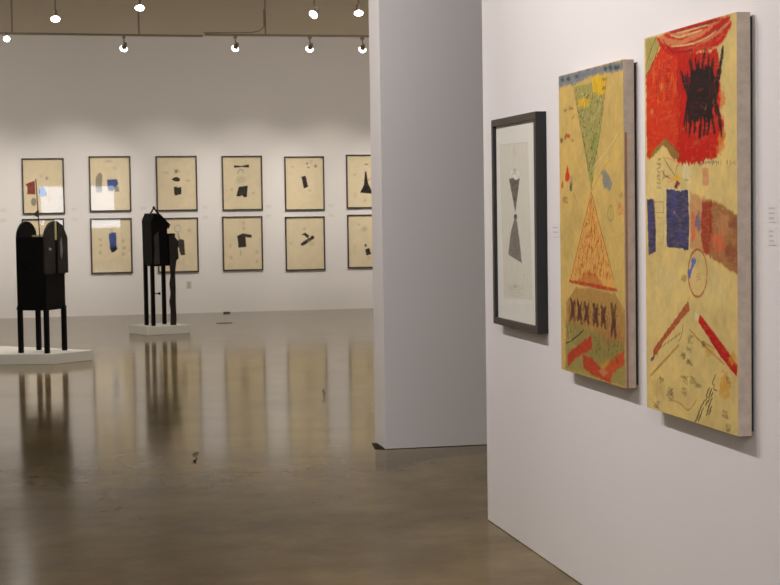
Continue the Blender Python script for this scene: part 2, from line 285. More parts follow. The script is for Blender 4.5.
  ('P','pink',[(0.2863,0.7014),(0.2853,0.6995),(0.2827,0.6981),(0.2789,0.6972),(0.2747,0.6972),(0.2709,0.6981),(0.2683,0.6995),(0.2674,0.7014),(0.2684,0.7032),(0.271,0.7047),(0.2748,0.7055),(0.279,0.7055),(0.2828,0.7047),(0.2854,0.7032)],0.004),
  ('P','blue',[(0.0172,0.7497),(0.0845,0.7507),(0.095,0.6664),(0.1006,0.6433),(0.0972,0.5648),(0.0257,0.5499)],0.004),
  ('P','blue2',[(0.027,0.7247),(0.0578,0.7282),(0.0624,0.6516),(0.0251,0.6219)],0.006),
  ('S','darkred',[(0.0885,0.7477),(0.0952,0.6737),(0.098,0.6083)],0.004),
  ('C','mustard',[(0.1115,0.6882),(0.1708,0.6884),(0.1706,0.6776),(0.1113,0.6774)],40,0.002,2),
  ('C','mustard',[(0.1111,0.6665),(0.1705,0.6669),(0.1703,0.6561),(0.1109,0.6556)],41,0.002,2),
  ('C','mustard',[(0.1107,0.6448),(0.1701,0.6454),(0.1699,0.6346),(0.1105,0.6339)],42,0.002,2),
  ('C','mustard',[(0.1103,0.623),(0.1697,0.6238),(0.1695,0.6131),(0.1101,0.6121)],43,0.002,2),
  ('C','mustard',[(0.1099,0.6013),(0.1693,0.6023),(0.1691,0.5915),(0.1097,0.5904)],44,0.002,2),
  ('C','mustard',[(0.1095,0.5795),(0.169,0.5807),(0.1688,0.57),(0.1093,0.5686)],45,0.002,2),
  ('C','mustard',[(0.1091,0.5577),(0.1686,0.5592),(0.1684,0.5484),(0.1089,0.5468)],46,0.002,2),
  ('S','rust',[(0.5616,0.5052),(0.5599,0.4899),(0.5552,0.4751),(0.5478,0.4613),(0.5377,0.449),(0.5256,0.4387),(0.5116,0.4307),(0.4965,0.4255),(0.4807,0.4232),(0.4648,0.4239),(0.4496,0.4276),(0.4354,0.4343),(0.4231,0.4437),(0.4129,0.4553),(0.4055,0.4689),(0.4009,0.4837),(0.3996,0.4993),(0.4014,0.515),(0.4063,0.5302),(0.4142,0.5443),(0.4247,0.5567),(0.4373,0.5669),(0.4516,0.5746),(0.467,0.5794),(0.4828,0.5813),(0.4986,0.5801),(0.5136,0.576),(0.5273,0.5691),(0.5392,0.5597),(0.5489,0.5481),(0.556,0.5348),(0.5603,0.5204),(0.5616,0.5052)],0.009),
  ('P','blue3',[(0.4363,0.5535),(0.463,0.5515),(0.4682,0.5414),(0.452,0.5252),(0.4304,0.5108),(0.4192,0.4814),(0.4011,0.4821),(0.3961,0.5082),(0.4197,0.5173),(0.4307,0.5335),(0.4237,0.5449)],0.003),
  ('P','greyolive2',[(0.3847,0.4801),(0.3823,0.4746),(0.3757,0.4699),(0.3661,0.4671),(0.3554,0.4667),(0.3458,0.4687),(0.3392,0.4728),(0.3369,0.4782),(0.3394,0.4837),(0.3461,0.4884),(0.3558,0.4912),(0.3664,0.4916),(0.3759,0.4895),(0.3825,0.4854)],0.004),
  ('S','pink',[(0.4621,0.4866),(0.5062,0.493)],0.004),
  ('S','pink',[(0.4708,0.478),(0.5113,0.4851)],0.004),
  ('S','pink',[(0.4658,0.4956),(0.5116,0.5041)],0.003),
  ('S','mustard',[(0.4165,0.4227),(0.3926,0.3972)],0.004),
  ('P','rust',[(0.3963,0.403),(0.4122,0.3762),(0.2762,0.3059),(0.1591,0.2436),(0.1087,0.2028),(0.066,0.1889),(0.0665,0.214),(0.1195,0.2445)],0.003),
  ('P','slate',[(0.0414,0.1809),(0.0885,0.1967),(0.0699,0.1775),(0.0411,0.1675)],0.002),
  ('P','cream2',[(0.4569,0.3698),(0.4957,0.3653),(0.4778,0.3403),(0.446,0.3506)],0.006),
  ('P','crimson',[(0.4993,0.3683),(0.7072,0.2712),(0.804,0.2226),(0.7942,0.1874),(0.6643,0.2416),(0.4883,0.3396)],0.002),
  ('S','mustardbrown',[(0.0402,0.1179),(0.1778,0.1855),(0.3129,0.2496)],0.011),
  ('S','mustardbrown',[(0.4058,0.3097),(0.5465,0.262),(0.6968,0.2181)],0.008),
  ('S','mustardbrown',[(0.512,0.2762),(0.6229,0.2614)],0.006),
  ('P','ochre',[(0.6178,0.2497),(0.6137,0.2456),(0.6024,0.2416),(0.5861,0.2385),(0.5679,0.237),(0.5514,0.2372),(0.5399,0.2393),(0.5359,0.2428),(0.54,0.247),(0.5516,0.251),(0.5681,0.2541),(0.5863,0.2556),(0.6026,0.2552),(0.6138,0.2531)],0.01),
  ('P','ochre',[(0.7446,0.1538),(0.74,0.1357),(0.7273,0.1202),(0.709,0.1103),(0.6887,0.108),(0.6703,0.1139),(0.6576,0.1269),(0.6532,0.1443),(0.658,0.1627),(0.671,0.1783),(0.6896,0.188),(0.7099,0.1899),(0.728,0.1838),(0.7404,0.1709)],0.02),
  ('P','ochre',[(0.8042,0.2439),(0.8007,0.2366),(0.7911,0.2301),(0.7771,0.2257),(0.7615,0.2243),(0.7475,0.2262),(0.7377,0.231),(0.7343,0.2378),(0.7379,0.2452),(0.7477,0.2517),(0.7619,0.2561),(0.7774,0.2574),(0.7913,0.2554),(0.8009,0.2506)],0.012),
  ('P','ochre2',[(0.0562,0.101),(0.1372,0.1237),(0.1562,0.0747),(0.0551,0.0418)],0.02),
  ('P','cream',[(0.7478,0.4555),(0.738,0.4296),(0.711,0.4077),(0.6715,0.394),(0.6272,0.3915),(0.5869,0.4008),(0.5587,0.4203),(0.5489,0.4461),(0.5594,0.4729),(0.588,0.495),(0.6286,0.5081),(0.6729,0.5097),(0.712,0.4998),(0.7386,0.4804)],0.03),
  ('P','cream',[(0.307,0.47),(0.2965,0.4512),(0.2674,0.4351),(0.2251,0.4249),(0.1775,0.4226),(0.1341,0.429),(0.1039,0.4427),(0.0933,0.4613),(0.1046,0.4807),(0.1353,0.4969),(0.179,0.5068),(0.2265,0.5084),(0.2685,0.5016),(0.2971,0.4879)],0.03),
  ('C','greyolive2',[(0.3776,0.2485),(0.4321,0.2528),(0.4318,0.2355),(0.3774,0.231)],60,0.0034,5),
  ('C','greyolive',[(0.3218,0.2229),(0.3773,0.2275),(0.377,0.2065),(0.3215,0.2017)],61,0.0034,5),
  ('C','greyolive',[(0.377,0.2065),(0.4315,0.2113),(0.4312,0.1905),(0.3767,0.1856)],62,0.0034,5),
  ('C','greyolive2',[(0.3206,0.1452),(0.3945,0.1524),(0.3941,0.128),(0.3202,0.1205)],63,0.0034,5),
  ('C','greyolive',[(0.4125,0.1472),(0.4663,0.1525),(0.4661,0.1318),(0.4122,0.1263)],64,0.0034,5),
  ('C','greyolive',[(0.1957,0.0898),(0.2728,0.0978),(0.2724,0.0729),(0.1953,0.0645)],65,0.0034,5),
  ('C','greyolive2',[(0.3199,0.0992),(0.3847,0.1061),(0.3844,0.0851),(0.3196,0.078)],66,0.0034,5),
  ('C','greyolive',[(0.1272,0.1191),(0.1669,0.123),(0.1666,0.1049),(0.1269,0.1008)],67,0.0034,5),
  ('C','greyolive',[(0.1856,0.067),(0.2629,0.0754),(0.2627,0.0611),(0.1853,0.0525)],68,0.0034,5),
  ('C','greyolive2',[(0.3874,0.2875),(0.4594,0.2928),(0.4591,0.2687),(0.387,0.2631)],69,0.0034,5),
  ('C','greyolive',[(0.6787,0.0641),(0.7277,0.07),(0.7275,0.0502),(0.6785,0.0442)],70,0.0034,5),
  ('C','greyolive',[(0.7109,0.0218),(0.7513,0.027),(0.7511,0.0073),(0.7107,0.002)],71,0.0034,5),
  ('C','greyolive2',[(0.4393,0.1291),(0.5101,0.1363),(0.51,0.1281),(0.4392,0.1208)],72,0.0034,5),
  ('C','greyolive',[(0.0549,0.027),(0.1357,0.0361),(0.1353,0.0142),(0.0544,0.0048)],73,0.0034,5),
  ('C','greyolive',[(0.512,0.2762),(0.5467,0.2789),(0.5464,0.2586),(0.5117,0.2558)],74,0.0034,5),
  ('C','greyolive2',[(0.7127,0.1801),(0.745,0.1832),(0.7447,0.1603),(0.7124,0.157)],75,0.0034,5),
  ('S','mustardbrown',[(0.2145,0.0486),(0.291,0.0522),(0.3377,0.0462),(0.3873,0.0351),(0.4292,0.0518),(0.4689,0.0791)],0.006),
  ('S','darkolive',[(0.129,0.2212),(0.155,0.2342)],0.004),
  ('S','darkolive',[(0.1649,0.2336),(0.1906,0.2464)],0.004),
  ('S','darkolive',[(0.2003,0.2457),(0.2257,0.2585)],0.004),
  ('S','darkolive',[(0.2353,0.2578),(0.2604,0.2704)],0.004),
  ('S','darkolive',[(0.2699,0.2696),(0.2947,0.2821)],0.004),
  ('S','darkolive',[(0.304,0.2814),(0.3285,0.2937)],0.004),
  ('S','darkolive',[(0.3131,0.2609),(0.3415,0.2911),(0.3513,0.3268)],0.004),
  ('S','ink',[(0.627,0.1783),(0.5997,0.1475)],0.005),
  ('S','ink',[(0.5996,0.1455),(0.6165,0.1425),(0.613,0.1301),(0.6397,0.1262)],0.004),
  ('S','ink',[(0.5774,0.1304),(0.5583,0.1135)],0.0062),
  ('S','ink',[(0.5977,0.1292),(0.5789,0.1123)],0.0062),
  ('S','ink',[(0.5652,0.1156),(0.5461,0.0986)],0.0062),
  ('S','ink',[(0.5857,0.1131),(0.5667,0.0962)],0.0062),
  ('S','ink',[(0.6061,0.118),(0.5872,0.1011)],0.0062),
  ('S','ink',[(0.5599,0.0995),(0.5407,0.0824)],0.0062),
  ('S','ink',[(0.5804,0.097),(0.5613,0.08)],0.0062),
  ('S','ink',[(0.6008,0.0993),(0.5819,0.0823)],0.0062),
  ('S','ink',[(0.5338,0.083),(0.5144,0.0658)],0.0062),
  ('S','ink',[(0.5597,0.0832),(0.5405,0.0661)],0.0062),
  ('S','ink',[(0.5853,0.082),(0.5663,0.065)],0.0062),
  ('S','ink',[(0.5162,0.0694),(0.4968,0.0521)],0.0062),
  ('S','ink',[(0.5749,0.0673),(0.5558,0.0502)],0.0062),
  ('S','ink',[(0.5953,0.0717),(0.5764,0.0547)],0.0062),
  ('S','ink',[(0.502,0.0541),(0.4825,0.0367)],0.0062),
  ('S','ink',[(0.5265,0.059),(0.5071,0.0417)],0.0062),
  ('S','ink',[(0.5679,0.053),(0.5487,0.0358)],0.0062),
  ('S','ink',[(0.5884,0.0575),(0.5694,0.0403)],0.0062),
  ('S','ink',[(0.4895,0.0369),(0.4698,0.0193)],0.0062),
  ('S','ink',[(0.5124,0.0416),(0.4929,0.0242)],0.0062),
  ('S','ink',[(0.4769,0.0216),(0.4572,0.004)],0.0062),
  ('S','ink',[(0.4982,0.0256),(0.4785,0.008)],0.0062),
  ('S','ink',[(0.4626,0.0102),(0.4427,-0.0075)],0.0062),
  ('N','mustard',[(0.0657,1.2976),(0.8233,1.2996),(0.8261,0.0252),(0.0519,0.0331)],90,0.02,0.002,1.3,7),
  ('S','brown',[(0.8174,1.3157),(0.8282,0.0129)],0.003),
 ],
 'MID': [
  ('P','bluegrey',[(-0.0123,1.2323),(0.4179,1.2266),(0.7856,1.2242),(0.787,1.1891),(0.6109,1.1946),(0.4297,1.1999),(0.1841,1.1816),(-0.0026,1.1837)],0.008),
  ('P','greygreen',[(0.5643,1.2259),(0.7856,1.2242),(0.7875,1.2103),(0.5878,1.2121)],0.006),
  ('P','slate',[(0.609,1.2103),(0.6068,1.2071),(0.6008,1.2049),(0.5923,1.2041),(0.5828,1.2049),(0.5743,1.2072),(0.5684,1.2104),(0.5664,1.214),(0.5686,1.2172),(0.5746,1.2194),(0.5832,1.2202),(0.5927,1.2193),(0.6011,1.2171),(0.607,1.2139)],0.004),
  ('P','slate',[(0.6672,1.2069),(0.6651,1.2038),(0.6592,1.2016),(0.6508,1.2008),(0.6415,1.2016),(0.6332,1.2038),(0.6274,1.207),(0.6254,1.2105),(0.6276,1.2137),(0.6335,1.2159),(0.6419,1.2167),(0.6512,1.2159),(0.6595,1.2136),(0.6652,1.2105)],0.004),
  ('P','slate',[(0.7244,1.2051),(0.7223,1.202),(0.7166,1.1998),(0.7084,1.199),(0.6992,1.1998),(0.691,1.202),(0.6853,1.2051),(0.6834,1.2086),(0.6855,1.2118),(0.6913,1.214),(0.6996,1.2148),(0.7087,1.214),(0.7169,1.2118),(0.7225,1.2086)],0.004),
  ('P','slate',[(0.7583,1.2037),(0.7562,1.2006),(0.7505,1.1984),(0.7424,1.1977),(0.7333,1.1984),(0.7252,1.2006),(0.7196,1.2037),(0.7177,1.2072),(0.7198,1.2104),(0.7255,1.2126),(0.7337,1.2133),(0.7427,1.2125),(0.7508,1.2104),(0.7564,1.2072)],0.004),
  ('P','slate',[(0.0736,1.2094),(0.071,1.2059),(0.064,1.2035),(0.054,1.2026),(0.0429,1.2035),(0.0329,1.2059),(0.026,1.2094),(0.0236,1.2133),(0.0262,1.2168),(0.0333,1.2192),(0.0434,1.22),(0.0545,1.2191),(0.0644,1.2167),(0.0712,1.2132)],0.004),
  ('P','slate',[(0.1554,1.2071),(0.1529,1.2037),(0.146,1.2013),(0.1362,1.2005),(0.1254,1.2013),(0.1156,1.2037),(0.1089,1.2071),(0.1066,1.211),(0.1091,1.2144),(0.116,1.2168),(0.1259,1.2176),(0.1367,1.2168),(0.1464,1.2144),(0.1531,1.2109)],0.004),
  ('P','slate',[(0.2616,1.207),(0.2591,1.2036),(0.2525,1.2013),(0.243,1.2004),(0.2325,1.2012),(0.2231,1.2036),(0.2165,1.207),(0.2143,1.2108),(0.2167,1.2141),(0.2234,1.2165),(0.233,1.2173),(0.2435,1.2165),(0.2529,1.2141),(0.2593,1.2107)],0.004),
  ('P','greenolive',[(0.1972,1.1723),(0.4288,1.1695),(0.6011,1.1782),(0.5041,0.9412),(0.41,0.742),(0.2844,0.9999)],0.004),
  ('P','yellow',[(0.4295,1.1951),(0.5682,1.1887),(0.6008,1.1642),(0.5807,1.1171),(0.5012,1.1124),(0.4354,1.1369)],0.01),
  ('P','yellow',[(0.23,1.1144),(0.3136,1.1195),(0.4047,1.1069),(0.3891,1.0853),(0.2866,1.0779),(0.2398,1.089)],0.01),
  ('P','green',[(0.4108,0.9613),(0.5098,0.9728),(0.4889,0.9179),(0.4341,0.8959)],0.01),
  ('N','darkolive',[(0.205,1.1659),(0.5901,1.1141),(0.4968,0.9415),(0.4101,0.7461)],260,0.014,0.006,1.1,3),
  ('N','cream2',[(0.205,1.1659),(0.5901,1.1141),(0.4968,0.9415),(0.4101,0.7461)],90,0.012,0.005,0.8,4),
  ('S','darkolive',[(0.1972,1.1723),(0.2844,0.9999),(0.37,0.8494)],0.004),
  ('S','darkolive',[(0.6011,1.1782),(0.5092,0.949),(0.4199,0.8318)],0.004),
  ('C','darkbrown',[(0.5392,1.1808),(0.5916,1.1766),(0.5914,1.1665),(0.539,1.1705)],3,0.003,3),
  ('C','darkbrown',[(0.5432,1.1466),(0.5955,1.1427),(0.5952,1.1317),(0.5429,1.1355)],4,0.003,3),
  ('P','ochreorange',[(0.41,0.742),(0.5359,0.5693),(0.6621,0.4028),(0.6959,0.3644),(0.1206,0.3765),(0.2721,0.5657)],0.003),
  ('P','rust2',[(0.214,0.3758),(0.3005,0.4152),(0.3841,0.4298),(0.4649,0.4168),(0.5689,0.3646)],0.006),
  ('N','redrust',[(0.4097,0.7299),(0.639,0.4097),(0.1613,0.4039)],260,0.026,0.0062,1.25,9),
  ('S','redrust',[(0.41,0.742),(0.2721,0.5657),(0.1335,0.3817)],0.006),
  ('S','redrust',[(0.41,0.742),(0.5359,0.5693),(0.6668,0.403)],0.006),
  ('S','crimson2',[(0.1206,0.3765),(0.4098,0.3706),(0.6959,0.3644)],0.016),
  ('S','mustardbrown',[(0.4176,0.746),(0.53,0.8161),(0.6263,0.8607)],0.004),
  ('S','cream2',[(0.7802,0.9828),(0.6276,0.9125),(0.4199,0.8318)],0.003),
  ('S','mustardbrown',[(0.7783,0.9981),(0.7438,0.9617),(0.6507,0.9038)],0.003),
  ('C','brown',[(0.0449,1.0885),(0.1137,1.0843),(0.1133,1.0717),(0.0445,1.0757)],0,0.003,3),
  ('C','brown',[(0.1277,1.096),(0.1949,1.0918),(0.1945,1.0794),(0.1273,1.0834)],1,0.003,3),
  ('C','brown',[(0.1672,1.0601),(0.2072,1.0578),(0.2067,1.0412),(0.1667,1.0435)],2,0.003,3),
  ('C','brown',[(0.1375,0.9695),(0.2045,0.9665),(0.2039,0.9457),(0.1368,0.9485)],3,0.003,3),
  ('P','darkolive',[(0.0492,0.959),(0.0471,0.9542),(0.0416,0.9506),(0.0337,0.9488),(0.025,0.9492),(0.0172,0.9516),(0.0119,0.9557),(0.0101,0.9606),(0.0122,0.9653),(0.0178,0.969),(0.0257,0.9708),(0.0344,0.9704),(0.0422,0.9679),(0.0474,0.9638)],0.004),
  ('P','rust',[(0.1485,0.9774),(0.1446,0.9728),(0.134,0.9695),(0.1187,0.9681),(0.1017,0.9688),(0.0863,0.9716),(0.0758,0.9759),(0.0721,0.9809),(0.076,0.9855),(0.0869,0.9888),(0.1023,0.9902),(0.1193,0.9894),(0.1345,0.9866),(0.1449,0.9823)],0.008),
  ('P','redrust',[(0.0965,0.9688),(0.0948,0.9656),(0.0901,0.9631),(0.0835,0.9619),(0.0761,0.9622),(0.0695,0.964),(0.065,0.9669),(0.0634,0.9702),(0.0652,0.9735),(0.0699,0.9759),(0.0766,0.9771),(0.0839,0.9768),(0.0905,0.975),(0.095,0.9721)],0.004),
  ('P','redorange',[(0.1041,0.8584),(0.1381,0.8086),(0.1322,0.7935),(0.0799,0.786),(0.0751,0.8099)],0.004),
  ('C','slate',[(0.1272,0.8088),(0.1732,0.8078),(0.1713,0.745),(0.1253,0.7455)],3,0.004,8),
  ('P','slate',[(0.1556,0.762),(0.1544,0.7547),(0.1512,0.7489),(0.1467,0.7457),(0.1419,0.7457),(0.1377,0.7491),(0.1348,0.755),(0.134,0.7623),(0.1353,0.7696),(0.1385,0.7754),(0.1429,0.7786),(0.1477,0.7785),(0.152,0.7752),(0.1548,0.7693)],0.006),
  ('P','rust',[(0.0464,0.7764),(0.045,0.769),(0.0417,0.7631),(0.0372,0.7599),(0.0322,0.7599),(0.0278,0.7633),(0.0249,0.7693),(0.024,0.7768),(0.0253,0.7842),(0.0286,0.7901),(0.0332,0.7933),(0.0382,0.7932),(0.0426,0.7898),(0.0455,0.7838)],0.006),
  ('C','brown',[(0.0392,0.7252),(0.111,0.7245),(0.1102,0.6974),(0.0383,0.6978)],5,0.004,5),
  ('S','brown',[(0.1712,0.7408),(0.2105,0.7153)],0.003),
  ('P','slate2',[(0.5301,0.8177),(0.5591,0.8249),(0.597,0.8161),(0.6592,0.7725),(0.6281,0.7393),(0.6072,0.7514),(0.5573,0.7505),(0.5486,0.7879)],0.006),
  ('S','greenolive',[(0.6658,0.657),(0.665,0.6515),(0.6631,0.6463),(0.66,0.6414),(0.6558,0.6371),(0.6508,0.6336),(0.6451,0.631),(0.6389,0.6293),(0.6325,0.6288),(0.6261,0.6293),(0.62,0.6309),(0.6143,0.6334),(0.6094,0.637),(0.6054,0.6412),(0.6025,0.6461),(0.6007,0.6515),(0.6002,0.657),(0.601,0.6625),(0.603,0.6678),(0.6062,0.6727),(0.6104,0.677),(0.6155,0.6805),(0.6212,0.6831),(0.6274,0.6847),(0.6339,0.6852),(0.6402,0.6847),(0.6463,0.683),(0.6519,0.6804),(0.6567,0.6769),(0.6607,0.6726),(0.6636,0.6678),(0.6653,0.6625),(0.6658,0.657)],0.008),
  ('S','greenolive',[(0.6289,0.6727),(0.6377,0.6492)],0.006),
  ('C','pinkorange',[(0.7151,0.6996),(0.7828,0.6992),(0.7817,0.6456),(0.7139,0.6454)],8,0.004,6),
  ('C','brown',[(0.7275,0.742),(0.7949,0.7411),(0.7942,0.7106),(0.7268,0.7111)],9,0.002,4),
  ('S','ochre',[(0.729,0.8113),(0.7344,0.7496)],0.003),
  ('P','tanbrown',[(0.0701,0.2817),(0.2134,0.3549),(0.3822,0.3606),(0.6706,0.3497),(0.8041,0.2696),(0.7801,0.1695),(0.7634,0.0758),(0.4288,0.0626),(0.0749,0.1426)],0.004),
  ('P','olivegreen',[(0.0616,0.2021),(0.209,0.2026),(0.4322,0.191),(0.7777,0.1693),(0.7833,0.0944),(0.7958,0.0035),(0.4542,0.0014),(0.0555,-0.0008)],0.012),
  ('P','tanbrown2',[(0.4323,0.1954),(0.6927,0.2263),(0.7782,0.1944),(0.7655,0.1683),(0.538,0.168)],0.02),
  ('S','aubergine',[(0.1331,0.2998),(0.1642,0.2574),(0.1833,0.2146)],0.032),
  ('S','aubergine',[(0.1887,0.2981),(0.1583,0.2571),(0.1278,0.2203)],0.026),
  ('P','aubergine',[(0.1844,0.2513),(0.1815,0.2408),(0.174,0.2321),(0.1633,0.2268),(0.1515,0.2261),(0.141,0.23),(0.1339,0.2379),(0.1316,0.2482),(0.1345,0.2587),(0.1421,0.2675),(0.1529,0.2727),(0.1646,0.2734),(0.1751,0.2693),(0.1821,0.2615)],0.008),
  ('S','aubergine',[(0.2233,0.2981),(0.2536,0.2563),(0.2723,0.2141)],0.032),
  ('S','aubergine',[(0.2774,0.2965),(0.2479,0.2559),(0.2182,0.2196)],0.026),
  ('P','aubergine',[(0.2733,0.2502),(0.2705,0.2399),(0.2631,0.2312),(0.2527,0.226),(0.2413,0.2253),(0.2311,0.2292),(0.2241,0.237),(0.2218,0.2471),(0.2247,0.2576),(0.2321,0.2662),(0.2426,0.2714),(0.254,0.272),(0.2642,0.268),(0.2711,0.2603)],0.008),
  ('S','aubergine',[(0.3112,0.2965),(0.3407,0.2552),(0.359,0.2135)],0.032),
  ('S','aubergine',[(0.3639,0.2948),(0.3352,0.2548),(0.3062,0.219)],0.026),
  ('P','aubergine',[(0.3599,0.2492),(0.3572,0.239),(0.3501,0.2305),(0.3399,0.2253),(0.3288,0.2246),(0.3188,0.2285),(0.312,0.2361),(0.3098,0.2461),(0.3126,0.2564),(0.3198,0.265),(0.33,0.2701),(0.3412,0.2707),(0.3511,0.2668),(0.3578,0.2591)],0.008),
  ('S','aubergine',[(0.4241,0.2963),(0.4527,0.2557),(0.4704,0.2147)],0.032),
  ('S','aubergine',[(0.4751,0.2947),(0.4473,0.2554),(0.4194,0.2201)],0.026),
  ('P','aubergine',[(0.4713,0.2499),(0.4687,0.2398),(0.4618,0.2314),(0.4519,0.2264),(0.4412,0.2257),(0.4315,0.2295),(0.425,0.237),(0.4228,0.2469),(0.4255,0.257),(0.4324,0.2654),(0.4423,0.2704),(0.4531,0.271),(0.4627,0.2672),(0.4692,0.2596)],0.008),
  ('S','aubergine',[(0.5175,0.2953),(0.5454,0.2553),(0.5626,0.2149)],0.032),
  ('S','aubergine',[(0.5671,0.2938),(0.5401,0.255),(0.513,0.2202)],0.026),
  ('P','aubergine',[(0.5635,0.2495),(0.5609,0.2396),(0.5542,0.2313),(0.5447,0.2264),(0.5342,0.2257),(0.5248,0.2294),(0.5184,0.2369),(0.5163,0.2465),(0.5189,0.2565),(0.5257,0.2648),(0.5353,0.2697),(0.5458,0.2704),(0.5551,0.2666),(0.5614,0.2591)],0.008),
  ('S','aubergine',[(0.6368,0.3079),(0.6631,0.2456),(0.6792,0.1829)],0.032),
  ('S','aubergine',[(0.6846,0.3063),(0.6581,0.2452),(0.6314,0.1879)],0.026),
  ('P','aubergine',[(0.6806,0.2399),(0.6781,0.2302),(0.6716,0.222),(0.6624,0.2171),(0.6523,0.2164),(0.6433,0.2201),(0.6371,0.2274),(0.6351,0.2369),(0.6376,0.2467),(0.6441,0.2549),(0.6533,0.2597),(0.6635,0.2603),(0.6724,0.2566),(0.6785,0.2493)],0.008),
  ('N','aubergine2',[(0.109,0.2838),(0.6938,0.273),(0.6926,0.222),(0.1067,0.2097)],120,0.035,0.007,1.4,5),
  ('N','darkolive',[(0.4316,0.1689),(0.7777,0.1693),(0.7642,0.1095),(0.4567,0.1003)],60,0.02,0.004,0.9,6),
  ('N','cream2',[(0.091,0.1809),(0.3774,0.1827),(0.377,0.1649),(0.089,0.1158)],20,0.02,0.003,0.9,8),
  ('S','darkbrown',[(0.0589,0.1134),(0.1636,0.1381),(0.2997,0.1862)],0.008),
  ('P','redrust2',[(0.0877,0.0711),(0.2928,0.1406),(0.3936,0.1705),(0.4032,0.1207),(0.2051,0.0654),(0.0799,0.0109)],0.005),
  ('P','redrust2',[(0.2801,0.0873),(0.4021,0.0798),(0.5349,0.046),(0.632,0.0019),(0.4275,0.0112),(0.2898,0.0321)],0.006),
  ('P','redorange2',[(0.5136,0.0353),(0.593,0.0816),(0.7697,0.1418),(0.776,0.0937),(0.6636,0.0495),(0.6067,0.0096)],0.006),
  ('P','pinktan',[(0.4685,0.0354),(0.5352,0.0547),(0.5919,0.0384),(0.5343,0.0198)],0.006),
  ('S','darkbrown',[(0.6899,0.103),(0.702,0.0871)],0.01),
  ('P','ochre',[(0.5143,0.0615),(0.5933,0.0946),(0.6137,0.0878),(0.5349,0.046)],0.004),
  ('S','brown',[(0.8077,0.4377),(0.8034,0.2379)],0.003),
  ('S','brown',[(0.0701,0.2817),(0.2134,0.3549)],0.004),
  ('S','brown',[(0.6706,0.3497),(0.8041,0.2696),(0.8092,0.1717)],0.004),
  ('N','mustardbrown',[(0.0173,1.2127),(0.7849,1.2082),(0.8021,0.0146),(0.0618,0.0101)],70,0.02,0.002,1.3,7),
 ],
 'ETCHING': [
  ('P','plate',[(0.0618,0.8282),(0.5286,0.8226),(0.5797,0.1107),(0.1107,0.096)],0),
  ('S','plateline',[(0.0618,0.8282),(0.5286,0.8226)],0.003),
  ('S','plateline',[(0.0618,0.8282),(0.1107,0.096)],0.003),
  ('S','white',[(0.1106,0.095),(0.5797,0.1098)],0.005),
  ('S','plateline',[(0.5286,0.8226),(0.5797,0.1107)],0.002),
  ('P','tanfaint',[(0.2807,0.8071),(0.3289,0.8119),(0.3481,0.7809),(0.3202,0.763),(0.2867,0.785)],0.003),
  ('P','greytan',[(0.3348,0.7019),(0.3326,0.6982),(0.3269,0.6954),(0.3186,0.694),(0.3095,0.6942),(0.3013,0.696),(0.2957,0.6991),(0.2938,0.7029),(0.296,0.7066),(0.3018,0.7094),(0.3101,0.7108),(0.3193,0.7106),(0.3274,0.7087),(0.3329,0.7056)],0.003),
  ('P','white',[(0.2314,0.7035),(0.3172,0.6871),(0.3922,0.6995),(0.3973,0.659),(0.2193,0.6624)],0.002),
  ('S','greytan',[(0.2279,0.7036),(0.2332,0.6622)],0.004),
  ('S','greytan',[(0.4057,0.7039),(0.3906,0.6591)],0.004),
  ('S','greytan',[(0.2403,0.6649),(0.2828,0.686),(0.324,0.687),(0.384,0.6621)],0.004),
  ('P','torso',[(0.2158,0.6625),(0.2821,0.6688),(0.3228,0.6566),(0.3941,0.6628),(0.3648,0.601),(0.3134,0.5046),(0.2683,0.5831)],0.002),
  ('P','darkbrown',[(0.3467,0.4856),(0.3438,0.4803),(0.3361,0.4759),(0.3251,0.4735),(0.3129,0.4734),(0.302,0.4758),(0.2946,0.4801),(0.292,0.4855),(0.295,0.4909),(0.3028,0.4952),(0.3139,0.4976),(0.326,0.4976),(0.3369,0.4952),(0.3443,0.491)],0.003),
  ('P','skirt',[(0.3022,0.4807),(0.3425,0.4638),(0.3798,0.3789),(0.4159,0.273),(0.1872,0.3078),(0.2372,0.4151)],0.001),
  ('S','plateline',[(0.2498,0.295),(0.2442,0.2418),(0.2693,0.1753)],0.003),
  ('S','plateline',[(0.3454,0.2785),(0.3332,0.2257),(0.3245,0.1777)],0.003),
  ('S','greytan2',[(0.4284,0.1632),(0.4261,0.1607),(0.4196,0.1581),(0.409,0.1555),(0.3947,0.153),(0.3773,0.1506),(0.3574,0.1486),(0.3357,0.1469),(0.3129,0.1456),(0.2901,0.1448),(0.2681,0.1445),(0.2477,0.1447),(0.2297,0.1454),(0.2149,0.1467),(0.204,0.1484),(0.1972,0.1504),(0.195,0.1528),(0.1974,0.1554),(0.2044,0.158),(0.2155,0.1607),(0.2304,0.1632),(0.2485,0.1656),(0.269,0.1676),(0.2911,0.1693),(0.3139,0.1705),(0.3366,0.1713),(0.3583,0.1715),(0.3781,0.1712),(0.3954,0.1704),(0.4095,0.1692),(0.4199,0.1675),(0.4263,0.1655),(0.4284,0.1632)],0.004),
  ('S','greytan2',[(0.3912,0.152),(0.3893,0.1486),(0.3838,0.1452),(0.3749,0.1418),(0.363,0.1387),(0.3486,0.1358),(0.332,0.1335),(0.314,0.1316),(0.2952,0.1304),(0.2763,0.1298),(0.2581,0.1299),(0.2413,0.1307),(0.2265,0.1322),(0.2144,0.1343),(0.2054,0.1369),(0.1999,0.1399),(0.1982,0.1432),(0.2002,0.1467),(0.206,0.1503),(0.2152,0.1537),(0.2275,0.1569),(0.2425,0.1597),(0.2594,0.162),(0.2777,0.1638),(0.2965,0.165),(0.3153,0.1655),(0.3332,0.1653),(0.3497,0.1644),(0.364,0.1629),(0.3757,0.1608),(0.3843,0.1583),(0.3895,0.1553),(0.3912,0.152)],0.003),
